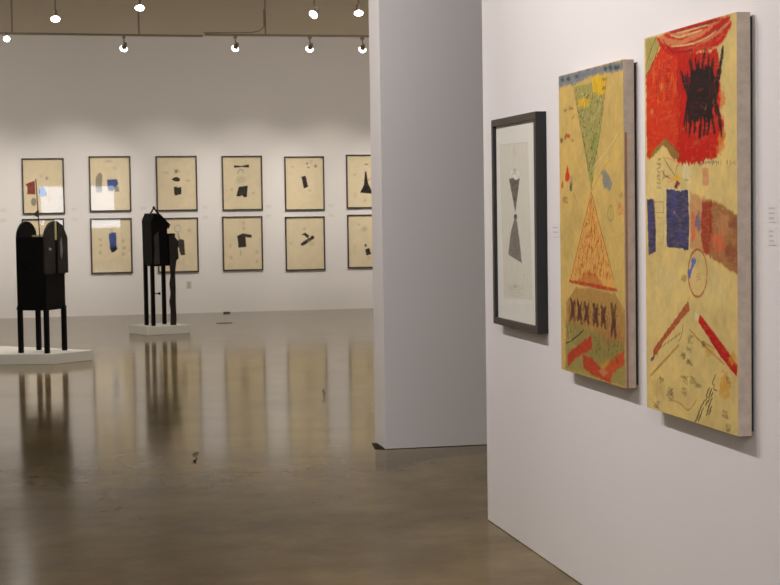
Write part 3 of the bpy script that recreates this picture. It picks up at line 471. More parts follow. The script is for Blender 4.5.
  ('S','greytan2',[(0.4376,0.1429),(0.4353,0.1387),(0.4287,0.1345),(0.418,0.1304),(0.4038,0.1266),(0.3864,0.1231),(0.3664,0.1202),(0.3447,0.1179),(0.3221,0.1164),(0.2993,0.1156),(0.2773,0.1158),(0.257,0.1167),(0.2391,0.1185),(0.2244,0.121),(0.2135,0.1241),(0.2069,0.1278),(0.2047,0.1319),(0.2072,0.1362),(0.2142,0.1405),(0.2254,0.1447),(0.2403,0.1486),(0.2584,0.152),(0.2789,0.1549),(0.3009,0.1571),(0.3237,0.1585),(0.3463,0.1591),(0.3679,0.1589),(0.3877,0.1579),(0.4049,0.156),(0.4189,0.1535),(0.4293,0.1504),(0.4356,0.1468),(0.4376,0.1429)],0.003),
  ('P','greytan2',[(0.4637,0.221),(0.4623,0.219),(0.4586,0.2172),(0.4532,0.2161),(0.4473,0.2158),(0.442,0.2166),(0.4384,0.2181),(0.4372,0.2201),(0.4386,0.2221),(0.4423,0.2239),(0.4477,0.225),(0.4536,0.2252),(0.4588,0.2245),(0.4624,0.223)],0.004),
  ('P','greytan',[(0.3306,0.1607),(0.3278,0.1585),(0.3202,0.1565),(0.3091,0.1551),(0.2969,0.1546),(0.2859,0.155),(0.2782,0.1563),(0.2756,0.1583),(0.2784,0.1605),(0.2862,0.1625),(0.2973,0.1639),(0.3095,0.1645),(0.3205,0.164),(0.328,0.1627)],0.004),
  ('N','greytan2',[(0.1741,0.1616),(0.4485,0.1688),(0.4469,0.1264),(0.1726,0.1226)],40,0.02,0.002,0.3,3),
  ('N','plateline',[(0.1116,0.8087),(0.4888,0.8038),(0.5455,0.1405),(0.1551,0.1315)],40,0.03,0.002,1.2,5),
 ],
 'c1': [
  ('P','prred',[(-0.2625,0.0342),(-0.1241,0.0871),(-0.117,-0.1222),(-0.2451,-0.1205),(-0.2321,-0.0298)],0.004),
  ('P','prgrey',[(-0.1021,-0.2407),(-0.1071,-0.2674),(-0.1195,-0.2888),(-0.1369,-0.3005),(-0.156,-0.3002),(-0.1728,-0.288),(-0.1841,-0.2664),(-0.1877,-0.2395),(-0.1827,-0.2127),(-0.1703,-0.1913),(-0.1529,-0.1796),(-0.1339,-0.1799),(-0.117,-0.1921),(-0.1057,-0.2138)],0.006),
  ('P','prlblue',[(0.0374,-0.0877),(0.0312,-0.1208),(0.0157,-0.1473),(-0.0061,-0.1617),(-0.03,-0.1614),(-0.0511,-0.1464),(-0.0652,-0.1196),(-0.0697,-0.0864),(-0.0636,-0.0533),(-0.048,-0.0269),(-0.0262,-0.0124),(-0.0024,-0.0127),(0.0187,-0.0277),(0.0329,-0.0545)],0.008),
  ('P','prgrey',[(0.0231,-0.0875),(0.0494,-0.1061),(0.0428,-0.157),(0.0123,-0.1603)],0.004),
  ('P','prbrown',[(0.073,0.1213),(0.071,0.111),(0.0658,0.1029),(0.0585,0.0984),(0.0506,0.0984),(0.0435,0.1031),(0.0388,0.1114),(0.0373,0.1217),(0.0393,0.1319),(0.0445,0.1401),(0.0517,0.1446),(0.0597,0.1445),(0.0667,0.1398),(0.0715,0.1316)],0.006),
  ('P','prfaint',[(-0.0064,0.1585),(-0.0092,0.1522),(-0.0168,0.1473),(-0.0276,0.1446),(-0.0395,0.1447),(-0.0501,0.1476),(-0.0574,0.1528),(-0.0599,0.1591),(-0.0571,0.1654),(-0.0496,0.1704),(-0.0388,0.1731),(-0.0269,0.1729),(-0.0162,0.17),(-0.0089,0.1649)],0.004),
  ('P','prfaint2',[(0.1145,-0.0796),(0.112,-0.0875),(0.1053,-0.0937),(0.0959,-0.0971),(0.0856,-0.097),(0.0764,-0.0933),(0.0701,-0.0869),(0.068,-0.079),(0.0705,-0.0711),(0.0771,-0.0649),(0.0865,-0.0615),(0.0968,-0.0616),(0.1061,-0.0652),(0.1124,-0.0716)],0.01),
  ('P','prfaint2',[(0.1129,-0.1434),(0.1104,-0.1512),(0.1038,-0.1575),(0.0943,-0.1609),(0.084,-0.1608),(0.0748,-0.1571),(0.0685,-0.1507),(0.0664,-0.1428),(0.0689,-0.1349),(0.0755,-0.1286),(0.0849,-0.1252),(0.0952,-0.1254),(0.1045,-0.129),(0.1108,-0.1354)],0.01),
  ('P','prfaint2',[(0.1117,-0.1889),(0.1092,-0.1968),(0.1026,-0.2031),(0.0932,-0.2065),(0.0829,-0.2063),(0.0736,-0.2027),(0.0673,-0.1962),(0.0652,-0.1883),(0.0677,-0.1804),(0.0743,-0.1742),(0.0838,-0.1708),(0.0941,-0.1709),(0.1033,-0.1746),(0.1096,-0.181)],0.01),
  ('P','prfaint2',[(0.1106,-0.2345),(0.1081,-0.2424),(0.1015,-0.2486),(0.0921,-0.252),(0.0817,-0.2519),(0.0725,-0.2482),(0.0662,-0.2418),(0.0641,-0.2339),(0.0666,-0.226),(0.0732,-0.2197),(0.0826,-0.2163),(0.093,-0.2165),(0.1022,-0.2201),(0.1085,-0.2266)],0.01),
  ('P','prfaint2',[(0.1088,-0.3074),(0.1063,-0.3153),(0.0997,-0.3216),(0.0902,-0.3249),(0.0799,-0.3248),(0.0707,-0.3211),(0.0644,-0.3147),(0.0623,-0.3068),(0.0648,-0.2989),(0.0714,-0.2926),(0.0808,-0.2892),(0.0911,-0.2894),(0.1004,-0.293),(0.1067,-0.2995)],0.01),
  ('P','prfaint2',[(0.266,-0.1819),(0.2641,-0.1914),(0.2595,-0.1989),(0.2529,-0.2031),(0.2457,-0.203),(0.2394,-0.1986),(0.2351,-0.191),(0.2337,-0.1814),(0.2355,-0.172),(0.2402,-0.1644),(0.2468,-0.1603),(0.254,-0.1604),(0.2603,-0.1647),(0.2646,-0.1724)],0.01),
  ('P','prfaint2',[(0.2642,-0.2549),(0.2623,-0.2644),(0.2577,-0.2719),(0.2511,-0.2761),(0.2439,-0.276),(0.2376,-0.2716),(0.2333,-0.264),(0.2319,-0.2544),(0.2337,-0.245),(0.2384,-0.2374),(0.245,-0.2333),(0.2522,-0.2334),(0.2585,-0.2377),(0.2628,-0.2454)],0.01),
  ('P','prfaint2',[(0.2626,-0.3188),(0.2608,-0.3283),(0.2561,-0.3358),(0.2495,-0.34),(0.2423,-0.3399),(0.236,-0.3355),(0.2317,-0.3278),(0.2303,-0.3183),(0.2322,-0.3088),(0.2368,-0.3013),(0.2434,-0.2971),(0.2506,-0.2972),(0.2569,-0.3016),(0.2612,-0.3093)],0.01),
 ],
 'c2': [
  ('P','prgreybeige',[(-0.2172,0.091),(-0.1796,0.1547),(-0.1392,0.1762),(-0.1149,0.132),(-0.1247,-0.13),(-0.2188,-0.1288)],0.006),
  ('P','prblue',[(-0.044,0.0653),(0.1049,0.0691),(0.1213,-0.0045),(0.069,-0.0682),(-0.0362,-0.0632)],0.006),
  ('P','prblack',[(-0.0359,-0.0522),(0.0601,-0.0589),(0.0499,-0.1084),(-0.0226,-0.1038)],0.006),
  ('P','prgreybeige',[(0.0733,-0.0407),(0.128,-0.0322),(0.1369,-0.1205),(0.0713,-0.1233)],0.006),
  ('P','prfaint',[(0.1125,0.2434),(0.1087,0.2339),(0.0985,0.2263),(0.0838,0.2222),(0.0676,0.2224),(0.0532,0.2268),(0.0433,0.2345),(0.0399,0.2441),(0.0437,0.2536),(0.054,0.2612),(0.0686,0.2653),(0.0848,0.2651),(0.0993,0.2607),(0.1092,0.253)],0.01),
  ('P','prfaint',[(0.0513,0.3448),(0.0448,0.3353),(0.027,0.3278),(0.0015,0.3238),(-0.0267,0.3241),(-0.0521,0.3286),(-0.0695,0.3364),(-0.0755,0.346),(-0.069,0.3554),(-0.0513,0.3629),(-0.0257,0.3669),(0.0025,0.3667),(0.0278,0.3622),(0.0453,0.3544)],0.01),
  ('S','prgreybeige',[(-0.05,-0.1126),(0.0858,-0.1272)],0.006),
  ('S','prblue',[(0.1116,0.0452),(0.1284,-0.0138)],0.006),
  ('S','prbrown',[(-0.2086,0.0726),(-0.1238,0.0643)],0.004),
  ('S','prbrown',[(-0.2104,-0.0007),(-0.1255,-0.009)],0.004),
  ('S','prbrown',[(-0.2121,-0.0739),(-0.1272,-0.0823)],0.004),
 ],
 'c3': [
  ('P','prblack',[(-0.048,-0.0558),(0.0019,-0.049),(0.0108,-0.0676),(0.0701,-0.0535),(0.0677,-0.1683),(-0.038,-0.1891)],0.003),
  ('P','prblack',[(-0.0824,0.0593),(-0.0318,0.0957),(0.0144,0.1007),(0.047,0.0726),(0.0499,0.0356),(-0.0203,0.0327)],0.004),
  ('P','prgrey',[(-0.033,0.2121),(0.0206,0.2208),(0.0348,0.193),(0.0007,0.1508),(-0.025,0.1566)],0.005),
  ('S','prgrey',[(0.034,0.156),(0.0682,0.2019)],0.008),
  ('P','prfaint2',[(-0.1132,0.1667),(-0.1179,0.1604),(-0.1307,0.1554),(-0.1492,0.1527),(-0.1697,0.1529),(-0.188,0.156),(-0.2007,0.1612),(-0.2051,0.1677),(-0.2004,0.174),(-0.1875,0.1791),(-0.1691,0.1817),(-0.1486,0.1815),(-0.1302,0.1785),(-0.1176,0.1732)],0.01),
  ('P','prfaint2',[(0.2071,0.0431),(0.2033,0.0351),(0.1929,0.0287),(0.178,0.0253),(0.1615,0.0255),(0.1468,0.0293),(0.1366,0.0358),(0.1332,0.0439),(0.137,0.0519),(0.1474,0.0582),(0.1623,0.0616),(0.1787,0.0614),(0.1935,0.0577),(0.2036,0.0511)],0.01),
 ],
 'c4': [
  ('P','prblack',[(-0.1251,0.2789),(-0.0094,0.2667),(0.113,0.2916),(0.112,0.2394),(-0.0059,0.2517),(-0.1222,0.2379)],0.002),
  ('S','prgrey',[(-0.0678,0.1517),(-0.0481,0.2),(-0.0198,0.2127),(0.0117,0.1956),(0.026,0.1582)],0.012),
  ('P','prblack',[(-0.0569,-0.0571),(0.0859,-0.0383),(0.0674,-0.221),(0.0149,-0.2166),(-0.0033,-0.1884),(-0.0279,-0.203),(-0.0973,-0.2058)],0.002),
  ('P','prfaint2',[(-0.1438,-0.0971),(-0.1462,-0.1051),(-0.1525,-0.1115),(-0.1616,-0.115),(-0.1716,-0.1149),(-0.1805,-0.1112),(-0.1866,-0.1046),(-0.1887,-0.0965),(-0.1863,-0.0885),(-0.1799,-0.082),(-0.1709,-0.0786),(-0.1609,-0.0787),(-0.152,-0.0824),(-0.1459,-0.0889)],0.01),
  ('P','prfaint2',[(0.1926,-0.1573),(0.1902,-0.1654),(0.1838,-0.1718),(0.1747,-0.1753),(0.1647,-0.1751),(0.1557,-0.1714),(0.1496,-0.1648),(0.1475,-0.1567),(0.1499,-0.1486),(0.1563,-0.1422),(0.1654,-0.1387),(0.1754,-0.1388),(0.1844,-0.1426),(0.1905,-0.1491)],0.01),
  ('P','prfaint',[(0.052,0.0498),(0.0441,0.0256),(0.0229,0.0064),(-0.0074,-0.0041),(-0.0407,-0.0037),(-0.0705,0.0074),(-0.0909,0.0271),(-0.0978,0.0515),(-0.09,0.0756),(-0.0688,0.0948),(-0.0386,0.1053),(-0.0052,0.105),(0.0246,0.0938),(0.045,0.0741)],0.02),
 ],
 'c5': [
  ('P','prblack',[(-0.0482,0.1048),(0.0186,0.121),(0.0593,-0.0543),(-0.0116,-0.0798)],0.002),
  ('P','prgrey',[(0.0677,0.3121),(0.0657,0.3039),(0.0603,0.2975),(0.0526,0.2939),(0.0441,0.294),(0.0365,0.2977),(0.0314,0.3043),(0.0296,0.3124),(0.0317,0.3206),(0.0371,0.327),(0.0448,0.3306),(0.0532,0.3305),(0.0608,0.3268),(0.066,0.3202)],0.006),
  ('P','prgrey',[(0.0875,0.248),(0.0855,0.2423),(0.0802,0.2378),(0.0725,0.2353),(0.064,0.2354),(0.0564,0.238),(0.0512,0.2427),(0.0494,0.2484),(0.0514,0.2541),(0.0568,0.2586),(0.0645,0.2611),(0.073,0.261),(0.0805,0.2584),(0.0857,0.2537)],0.006),
  ('P','prgrey',[(0.2061,0.2694),(0.2037,0.2589),(0.1972,0.2504),(0.1879,0.2458),(0.1777,0.2459),(0.1686,0.2507),(0.1624,0.2593),(0.1603,0.2699),(0.1628,0.2805),(0.1693,0.2889),(0.1786,0.2935),(0.1887,0.2934),(0.1978,0.2886),(0.204,0.2801)],0.006),
  ('P','prfaint2',[(0.1215,0.336),(0.1199,0.3246),(0.1161,0.3155),(0.1107,0.3105),(0.1047,0.3105),(0.0995,0.3156),(0.0959,0.3248),(0.0948,0.3362),(0.0963,0.3476),(0.1002,0.3568),(0.1056,0.3618),(0.1116,0.3617),(0.1168,0.3566),(0.1203,0.3474)],0.004),
  ('P','prfaint2',[(-0.1594,0.2635),(-0.1623,0.2571),(-0.1703,0.2519),(-0.1818,0.2491),(-0.1944,0.2492),(-0.2058,0.2523),(-0.2136,0.2575),(-0.2163,0.2641),(-0.2133,0.2706),(-0.2053,0.2757),(-0.1939,0.2785),(-0.1812,0.2784),(-0.1699,0.2754),(-0.1621,0.2701)],0.01),
  ('P','prfaint2',[(0.1097,-0.1151),(0.1068,-0.1216),(0.0988,-0.1268),(0.0873,-0.1295),(0.0745,-0.1294),(0.0631,-0.1263),(0.0553,-0.121),(0.0526,-0.1144),(0.0555,-0.1079),(0.0635,-0.1028),(0.075,-0.1),(0.0878,-0.1002),(0.0992,-0.1032),(0.107,-0.1086)],0.01),
 ],
 'c6': [
  ('P','prblack',[(-0.012,0.1537),(0.0112,0.1567),(0.0364,-0.0302),(0.1134,-0.1986),(-0.0967,-0.1764),(-0.0302,-0.0538)],0.002),
  ('P','prgrey',[(-0.0286,0.2511),(0.0017,0.2865),(0.0446,0.2732),(0.0443,0.2537),(0.0096,0.2621)],0.003),
  ('S','prgrey',[(0.0338,0.0104),(0.0843,0.0585)],0.01),
  ('P','prfaint2',[(0.0022,-0.306),(-0.0003,-0.3172),(-0.0068,-0.3262),(-0.0162,-0.3311),(-0.0265,-0.3309),(-0.0358,-0.3258),(-0.0421,-0.3166),(-0.0442,-0.3053),(-0.0417,-0.2941),(-0.0351,-0.2851),(-0.0257,-0.2803),(-0.0154,-0.2804),(-0.0062,-0.2855),(0.0001,-0.2947)],0.01),
  ('P','prfaint2',[(-0.1583,0.1098),(-0.1608,0.1014),(-0.1678,0.0947),(-0.1778,0.091),(-0.1889,0.0912),(-0.1987,0.095),(-0.2055,0.1019),(-0.2078,0.1103),(-0.2052,0.1187),(-0.1982,0.1254),(-0.1882,0.1291),(-0.1772,0.1289),(-0.1673,0.1251),(-0.1606,0.1183)],0.01),
  ('P','prpink',[(-0.1503,-0.2146),(-0.1536,-0.2357),(-0.1621,-0.2525),(-0.1742,-0.2618),(-0.1874,-0.2616),(-0.1992,-0.252),(-0.2072,-0.235),(-0.2098,-0.2138),(-0.2065,-0.1928),(-0.198,-0.176),(-0.1859,-0.1667),(-0.1727,-0.1669),(-0.1609,-0.1764),(-0.1529,-0.1935)],0.01),
 ],
 'l1': [
  ('P','prgreybeige',[(-0.3141,0.1848),(0.0247,0.1824),(0.0239,0.1514),(-0.3149,0.1539)],0.004),
  ('P','prred',[(-0.0679,0.0527),(0.0395,0.0598),(0.0271,-0.0771),(-0.062,-0.0661)],0.004),
  ('P','prfaint2',[(-0.107,0.2723),(-0.1117,0.2629),(-0.1242,0.2555),(-0.1422,0.2516),(-0.162,0.2519),(-0.1798,0.2565),(-0.192,0.2643),(-0.1961,0.2738),(-0.1915,0.2832),(-0.1789,0.2906),(-0.161,0.2946),(-0.1411,0.2942),(-0.1234,0.2897),(-0.1112,0.2819)],0.01),
 ],
 'l2': [
  ('P','prblue',[(-0.0387,0.1806),(0.0018,0.2038),(0.0745,0.2025),(0.0799,-0.0334),(-0.0225,-0.0591),(-0.0306,0.0608)],0.005),
  ('P','prnavy',[(-0.0219,-0.0315),(0.0478,-0.0052),(0.0944,-0.0374),(0.0643,-0.0792),(-0.0001,-0.1093)],0.004),
  ('S','prgrey',[(0.0289,0.2769),(0.0282,0.2719),(0.0262,0.2671),(0.0231,0.2627),(0.0189,0.2589),(0.0139,0.2558),(0.0082,0.2535),(0.002,0.2521),(-0.0044,0.2517),(-0.0107,0.2523),(-0.0168,0.2539),(-0.0224,0.2564),(-0.0273,0.2597),(-0.0313,0.2637),(-0.0342,0.2682),(-0.036,0.273),(-0.0365,0.278),(-0.0357,0.2831),(-0.0337,0.2879),(-0.0306,0.2923),(-0.0265,0.2961),(-0.0214,0.2992),(-0.0157,0.3015),(-0.0096,0.3028),(-0.0032,0.3032),(0.0032,0.3026),(0.0093,0.3011),(0.0149,0.2986),(0.0198,0.2953),(0.0237,0.2913),(0.0267,0.2868),(0.0284,0.282),(0.0289,0.2769)],0.006),
  ('S','prgrey',[(0.0031,0.2626),(0.0163,0.2035)],0.006),
  ('P','prfaint2',[(-0.1423,0.0997),(-0.1451,0.0886),(-0.1523,0.0797),(-0.1626,0.075),(-0.1739,0.0752),(-0.1839,0.0803),(-0.1908,0.0894),(-0.193,0.1006),(-0.1902,0.1117),(-0.183,0.1206),(-0.1727,0.1253),(-0.1614,0.1251),(-0.1514,0.12),(-0.1445,0.1109)],0.01),
  ('P','prfaint2',[(-0.1354,0.0076),(-0.1382,-0.0036),(-0.1454,-0.0124),(-0.1557,-0.0171),(-0.167,-0.0169),(-0.1771,-0.0118),(-0.1839,-0.0027),(-0.1861,0.0085),(-0.1834,0.0197),(-0.1761,0.0285),(-0.1658,0.0333),(-0.1545,0.033),(-0.1445,0.0279),(-0.1376,0.0188)],0.01),
  ('P','prfaint2',[(-0.147,-0.1026),(-0.1498,-0.1137),(-0.1571,-0.1226),(-0.1674,-0.1273),(-0.1787,-0.1271),(-0.1887,-0.1219),(-0.1955,-0.1128),(-0.1978,-0.1016),(-0.195,-0.0905),(-0.1878,-0.0817),(-0.1775,-0.0769),(-0.1662,-0.0771),(-0.1561,-0.0823),(-0.1493,-0.0914)],0.01),
  ('P','prfaint2',[(0.2027,0.0748),(0.1999,0.0637),(0.1926,0.0548),(0.1823,0.05),(0.1709,0.0503),(0.1608,0.0554),(0.154,0.0646),(0.1517,0.0758),(0.1545,0.0869),(0.1618,0.0958),(0.1721,0.1006),(0.1834,0.1004),(0.1936,0.0952),(0.2004,0.0861)],0.01),
  ('P','prfaint2',[(0.2184,-0.0362),(0.2156,-0.0473),(0.2083,-0.0562),(0.198,-0.0609),(0.1866,-0.0607),(0.1765,-0.0555),(0.1696,-0.0464),(0.1674,-0.0352),(0.1701,-0.024),(0.1774,-0.0152),(0.1878,-0.0104),(0.1991,-0.0106),(0.2093,-0.0158),(0.2161,-0.0249)],0.01),
  ('P','prfaint2',[(0.2072,-0.1282),(0.2044,-0.1394),(0.1971,-0.1482),(0.1868,-0.153),(0.1754,-0.1528),(0.1653,-0.1476),(0.1584,-0.1384),(0.1561,-0.1272),(0.1589,-0.116),(0.1662,-0.1072),(0.1766,-0.1024),(0.1879,-0.1026),(0.198,-0.1078),(0.2049,-0.117)],0.01),
 ],
 'l3': [
  ('S','prgrey',[(0.0457,0.2557),(0.0445,0.2456),(0.0416,0.2359),(0.037,0.227),(0.0308,0.2192),(0.0234,0.2129),(0.015,0.2082),(0.0059,0.2054),(-0.0035,0.2046),(-0.0128,0.2057),(-0.0217,0.2088),(-0.0299,0.2138),(-0.0371,0.2204),(-0.0429,0.2283),(-0.0471,0.2374),(-0.0496,0.2472),(-0.0503,0.2573),(-0.0492,0.2674),(-0.0463,0.2771),(-0.0416,0.286),(-0.0355,0.2938),(-0.0281,0.3001),(-0.0197,0.3048),(-0.0106,0.3076),(-0.0012,0.3084),(0.0081,0.3073),(0.017,0.3042),(0.0252,0.2992),(0.0324,0.2926),(0.0382,0.2847),(0.0424,0.2756),(0.045,0.2658),(0.0457,0.2557)],0.008),
  ('S','prdark',[(-0.0001,0.1915),(0.017,0.1263),(0.0123,0.0799)],0.012),
  ('S','prgrey',[(-0.0503,0.1739),(0.0041,0.1265)],0.008),
  ('P','prdark',[(-0.0212,0.0657),(0.0312,0.0981),(0.0936,0.0747),(0.1073,-0.1542),(0.0368,-0.1583),(0.0063,-0.0314),(-0.037,-0.0677),(-0.0402,0.0438)],0.004),
  ('S','prfaint2',[(0.09,-0.1817),(0.0813,-0.3304)],0.006),
  ('P','prfaint2',[(0.2097,0.225),(0.2067,0.2129),(0.1988,0.2034),(0.1876,0.1982),(0.1752,0.1984),(0.1642,0.204),(0.1567,0.2138),(0.1542,0.2259),(0.1572,0.238),(0.1651,0.2475),(0.1764,0.2527),(0.1887,0.2525),(0.1997,0.2469),(0.2072,0.2371)],0.01),
 ],
 'l4': [
  ('P','prdark',[(-0.0896,0.1172),(0.0032,0.1585),(0.1398,0.1318),(0.1409,0.0868),(0.0452,0.096),(0.0535,-0.0539),(-0.0689,-0.0702),(-0.0772,0.0758)],0.003),
  ('S','prgrey',[(-0.0357,-0.1027),(-0.0413,-0.1962)],0.008),
  ('P','prfaint2',[(0.0422,0.2327),(0.0397,0.2181),(0.0332,0.2065),(0.024,0.2002),(0.014,0.2003),(0.0051,0.207),(-0.0009,0.2188),(-0.0029,0.2335),(-0.0004,0.248),(0.0061,0.2596),(0.0153,0.266),(0.0253,0.2658),(0.0342,0.2591),(0.0402,0.2473)],0.01),
  ('P','prfaint2',[(-0.1694,-0.0346),(-0.1718,-0.0459),(-0.1782,-0.0549),(-0.1874,-0.0598),(-0.1973,-0.0596),(-0.2063,-0.0544),(-0.2123,-0.0451),(-0.2143,-0.0337),(-0.2118,-0.0224),(-0.2054,-0.0135),(-0.1963,-0.0086),(-0.1863,-0.0088),(-0.1774,-0.014),(-0.1714,-0.0232)],0.01),
  ('P','prfaint2',[(-0.1637,-0.2218),(-0.1662,-0.2331),(-0.1726,-0.2421),(-0.1817,-0.2469),(-0.1917,-0.2467),(-0.2006,-0.2415),(-0.2067,-0.2322),(-0.2087,-0.2208),(-0.2062,-0.2095),(-0.1998,-0.2005),(-0.1907,-0.1957),(-0.1807,-0.1959),(-0.1718,-0.2011),(-0.1657,-0.2104)],0.01),
  ('P','prfaint2',[(0.2421,-0.1364),(0.2396,-0.1477),(0.2331,-0.1567),(0.224,-0.1616),(0.2139,-0.1614),(0.205,-0.1562),(0.1989,-0.1469),(0.1968,-0.1355),(0.1993,-0.1241),(0.2057,-0.1151),(0.2149,-0.1102),(0.225,-0.1104),(0.2339,-0.1157),(0.24,-0.1249)],0.01),
  ('P','prfaint2',[(0.2392,-0.2865),(0.2367,-0.2978),(0.2303,-0.3068),(0.2211,-0.3117),(0.211,-0.3115),(0.2021,-0.3062),(0.196,-0.2969),(0.194,-0.2855),(0.1964,-0.2742),(0.2029,-0.2651),(0.212,-0.2603),(0.2221,-0.2605),(0.2311,-0.2657),(0.2372,-0.275)],0.01),
  ('P','prfaint2',[(0.0438,0.3168),(0.0414,0.3055),(0.0349,0.2965),(0.0258,0.2916),(0.0158,0.2918),(0.0069,0.297),(0.0008,0.3062),(-0.0012,0.3176),(0.0012,0.3289),(0.0077,0.3379),(0.0168,0.3428),(0.0268,0.3426),(0.0357,0.3374),(0.0418,0.3282)],0.01),
 ],
 'l5': [
  ('S','prblack',[(-0.0471,-0.009),(0.0242,0.0331),(0.1169,0.0917)],0.055),
  ('P','prblack',[(0.1455,0.0912),(0.1425,0.0774),(0.1343,0.0663),(0.1227,0.0604),(0.11,0.0606),(0.0986,0.067),(0.0908,0.0783),(0.0882,0.0923),(0.0913,0.1061),(0.0995,0.1171),(0.1111,0.1231),(0.1238,0.1229),(0.1352,0.1165),(0.1429,0.1052)],0.004),
  ('P','prblack',[(-0.0224,-0.0132),(-0.025,-0.0246),(-0.0321,-0.0337),(-0.0421,-0.0386),(-0.0531,-0.0383),(-0.063,-0.0331),(-0.0697,-0.0237),(-0.0719,-0.0122),(-0.0693,-0.0008),(-0.0622,0.0082),(-0.0522,0.0131),(-0.0412,0.0129),(-0.0313,0.0076),(-0.0246,-0.0017)],0.004),
  ('P','prblack',[(-0.0616,0.1365),(0.0038,0.173),(0.0676,0.1153),(0.0346,0.0819),(-0.0084,0.128)],0.003),
  ('P','prfaint2',[(0.0124,0.2294),(0.01,0.2196),(0.0035,0.2119),(-0.0057,0.2077),(-0.0159,0.2078),(-0.025,0.2124),(-0.0312,0.2203),(-0.0333,0.2302),(-0.0309,0.24),(-0.0244,0.2477),(-0.0151,0.2519),(-0.005,0.2518),(0.0041,0.2472),(0.0103,0.2393)],0.01),
  ('P','prfaint',[(0.1477,-0.0032),(0.1427,-0.0195),(0.1292,-0.0324),(0.1099,-0.0393),(0.0887,-0.0389),(0.0697,-0.0313),(0.0567,-0.0179),(0.0522,-0.0014),(0.0572,0.0149),(0.0707,0.0277),(0.09,0.0347),(0.1112,0.0343),(0.1302,0.0266),(0.1433,0.0132)],0.02),
  ('P','prfaint',[(-0.201,0.0034),(-0.2035,-0.008),(-0.21,-0.017),(-0.2192,-0.022),(-0.2294,-0.0218),(-0.2384,-0.0165),(-0.2446,-0.0072),(-0.2466,0.0043),(-0.2442,0.0157),(-0.2377,0.0247),(-0.2284,0.0296),(-0.2183,0.0294),(-0.2093,0.0242),(-0.2031,0.0149)],0.01),
 ],
 'l6': [
  ('P','prblack',[(-0.0422,-0.0538),(-0.0188,-0.0412),(-0.0027,-0.0741),(-0.0263,-0.0932)],0.003),
  ('P','prblack',[(-0.0335,-0.1322),(0.0333,-0.1042),(0.065,-0.2059),(-0.0118,-0.2255)],0.002),
  ('P','prfaint2',[(0.0065,0.1945),(0.0013,0.1769),(-0.0127,0.163),(-0.0328,0.1555),(-0.0549,0.1559),(-0.0747,0.1641),(-0.0883,0.1785),(-0.0929,0.1962),(-0.0877,0.2138),(-0.0737,0.2277),(-0.0537,0.2352),(-0.0315,0.2348),(-0.0117,0.2266),(0.0019,0.2122)],0.01),
  ('P','prfaint2',[(-0.1,0.2695),(-0.1034,0.2639),(-0.1127,0.2596),(-0.126,0.2573),(-0.1407,0.2575),(-0.154,0.2602),(-0.1631,0.2649),(-0.1663,0.2706),(-0.1629,0.2762),(-0.1536,0.2806),(-0.1403,0.2829),(-0.1256,0.2826),(-0.1124,0.2799),(-0.1032,0.2752)],0.01),
  ('P','prfaint',[(0.0656,-0.2712),(0.0621,-0.2853),(0.0527,-0.2964),(0.0393,-0.3025),(0.0245,-0.3021),(0.0112,-0.2956),(0.0022,-0.284),(-0.0009,-0.2698),(0.0027,-0.2557),(0.0121,-0.2446),(0.0255,-0.2385),(0.0403,-0.2388),(0.0535,-0.2454),(0.0625,-0.257)],0.01),
  ('P','prpink',[(-0.1759,-0.1196),(-0.1793,-0.1478),(-0.1879,-0.1703),(-0.2001,-0.1826),(-0.2134,-0.1823),(-0.2251,-0.1695),(-0.233,-0.1467),(-0.2355,-0.1184),(-0.2321,-0.0903),(-0.2234,-0.0678),(-0.2113,-0.0554),(-0.198,-0.0557),(-0.1863,-0.0685),(-0.1784,-0.0913)],0.02),
 ],
}
PRINTS = {'c1': (-0.016, 2.003), 'c2': (0.99, 2.026), 'c3': (2.009, 2.021), 'c4': (3.027, 2.014), 'c5': (4.009, 1.998), 'c6': (4.992, 2.018), 'l1': (-0.034, 1.084), 'l2': (0.99, 1.074), 'l3': (2.009, 1.066), 'l4': (3.016, 1.072), 'l5': (4.004, 1.053), 'l6': (4.996, 1.07)}


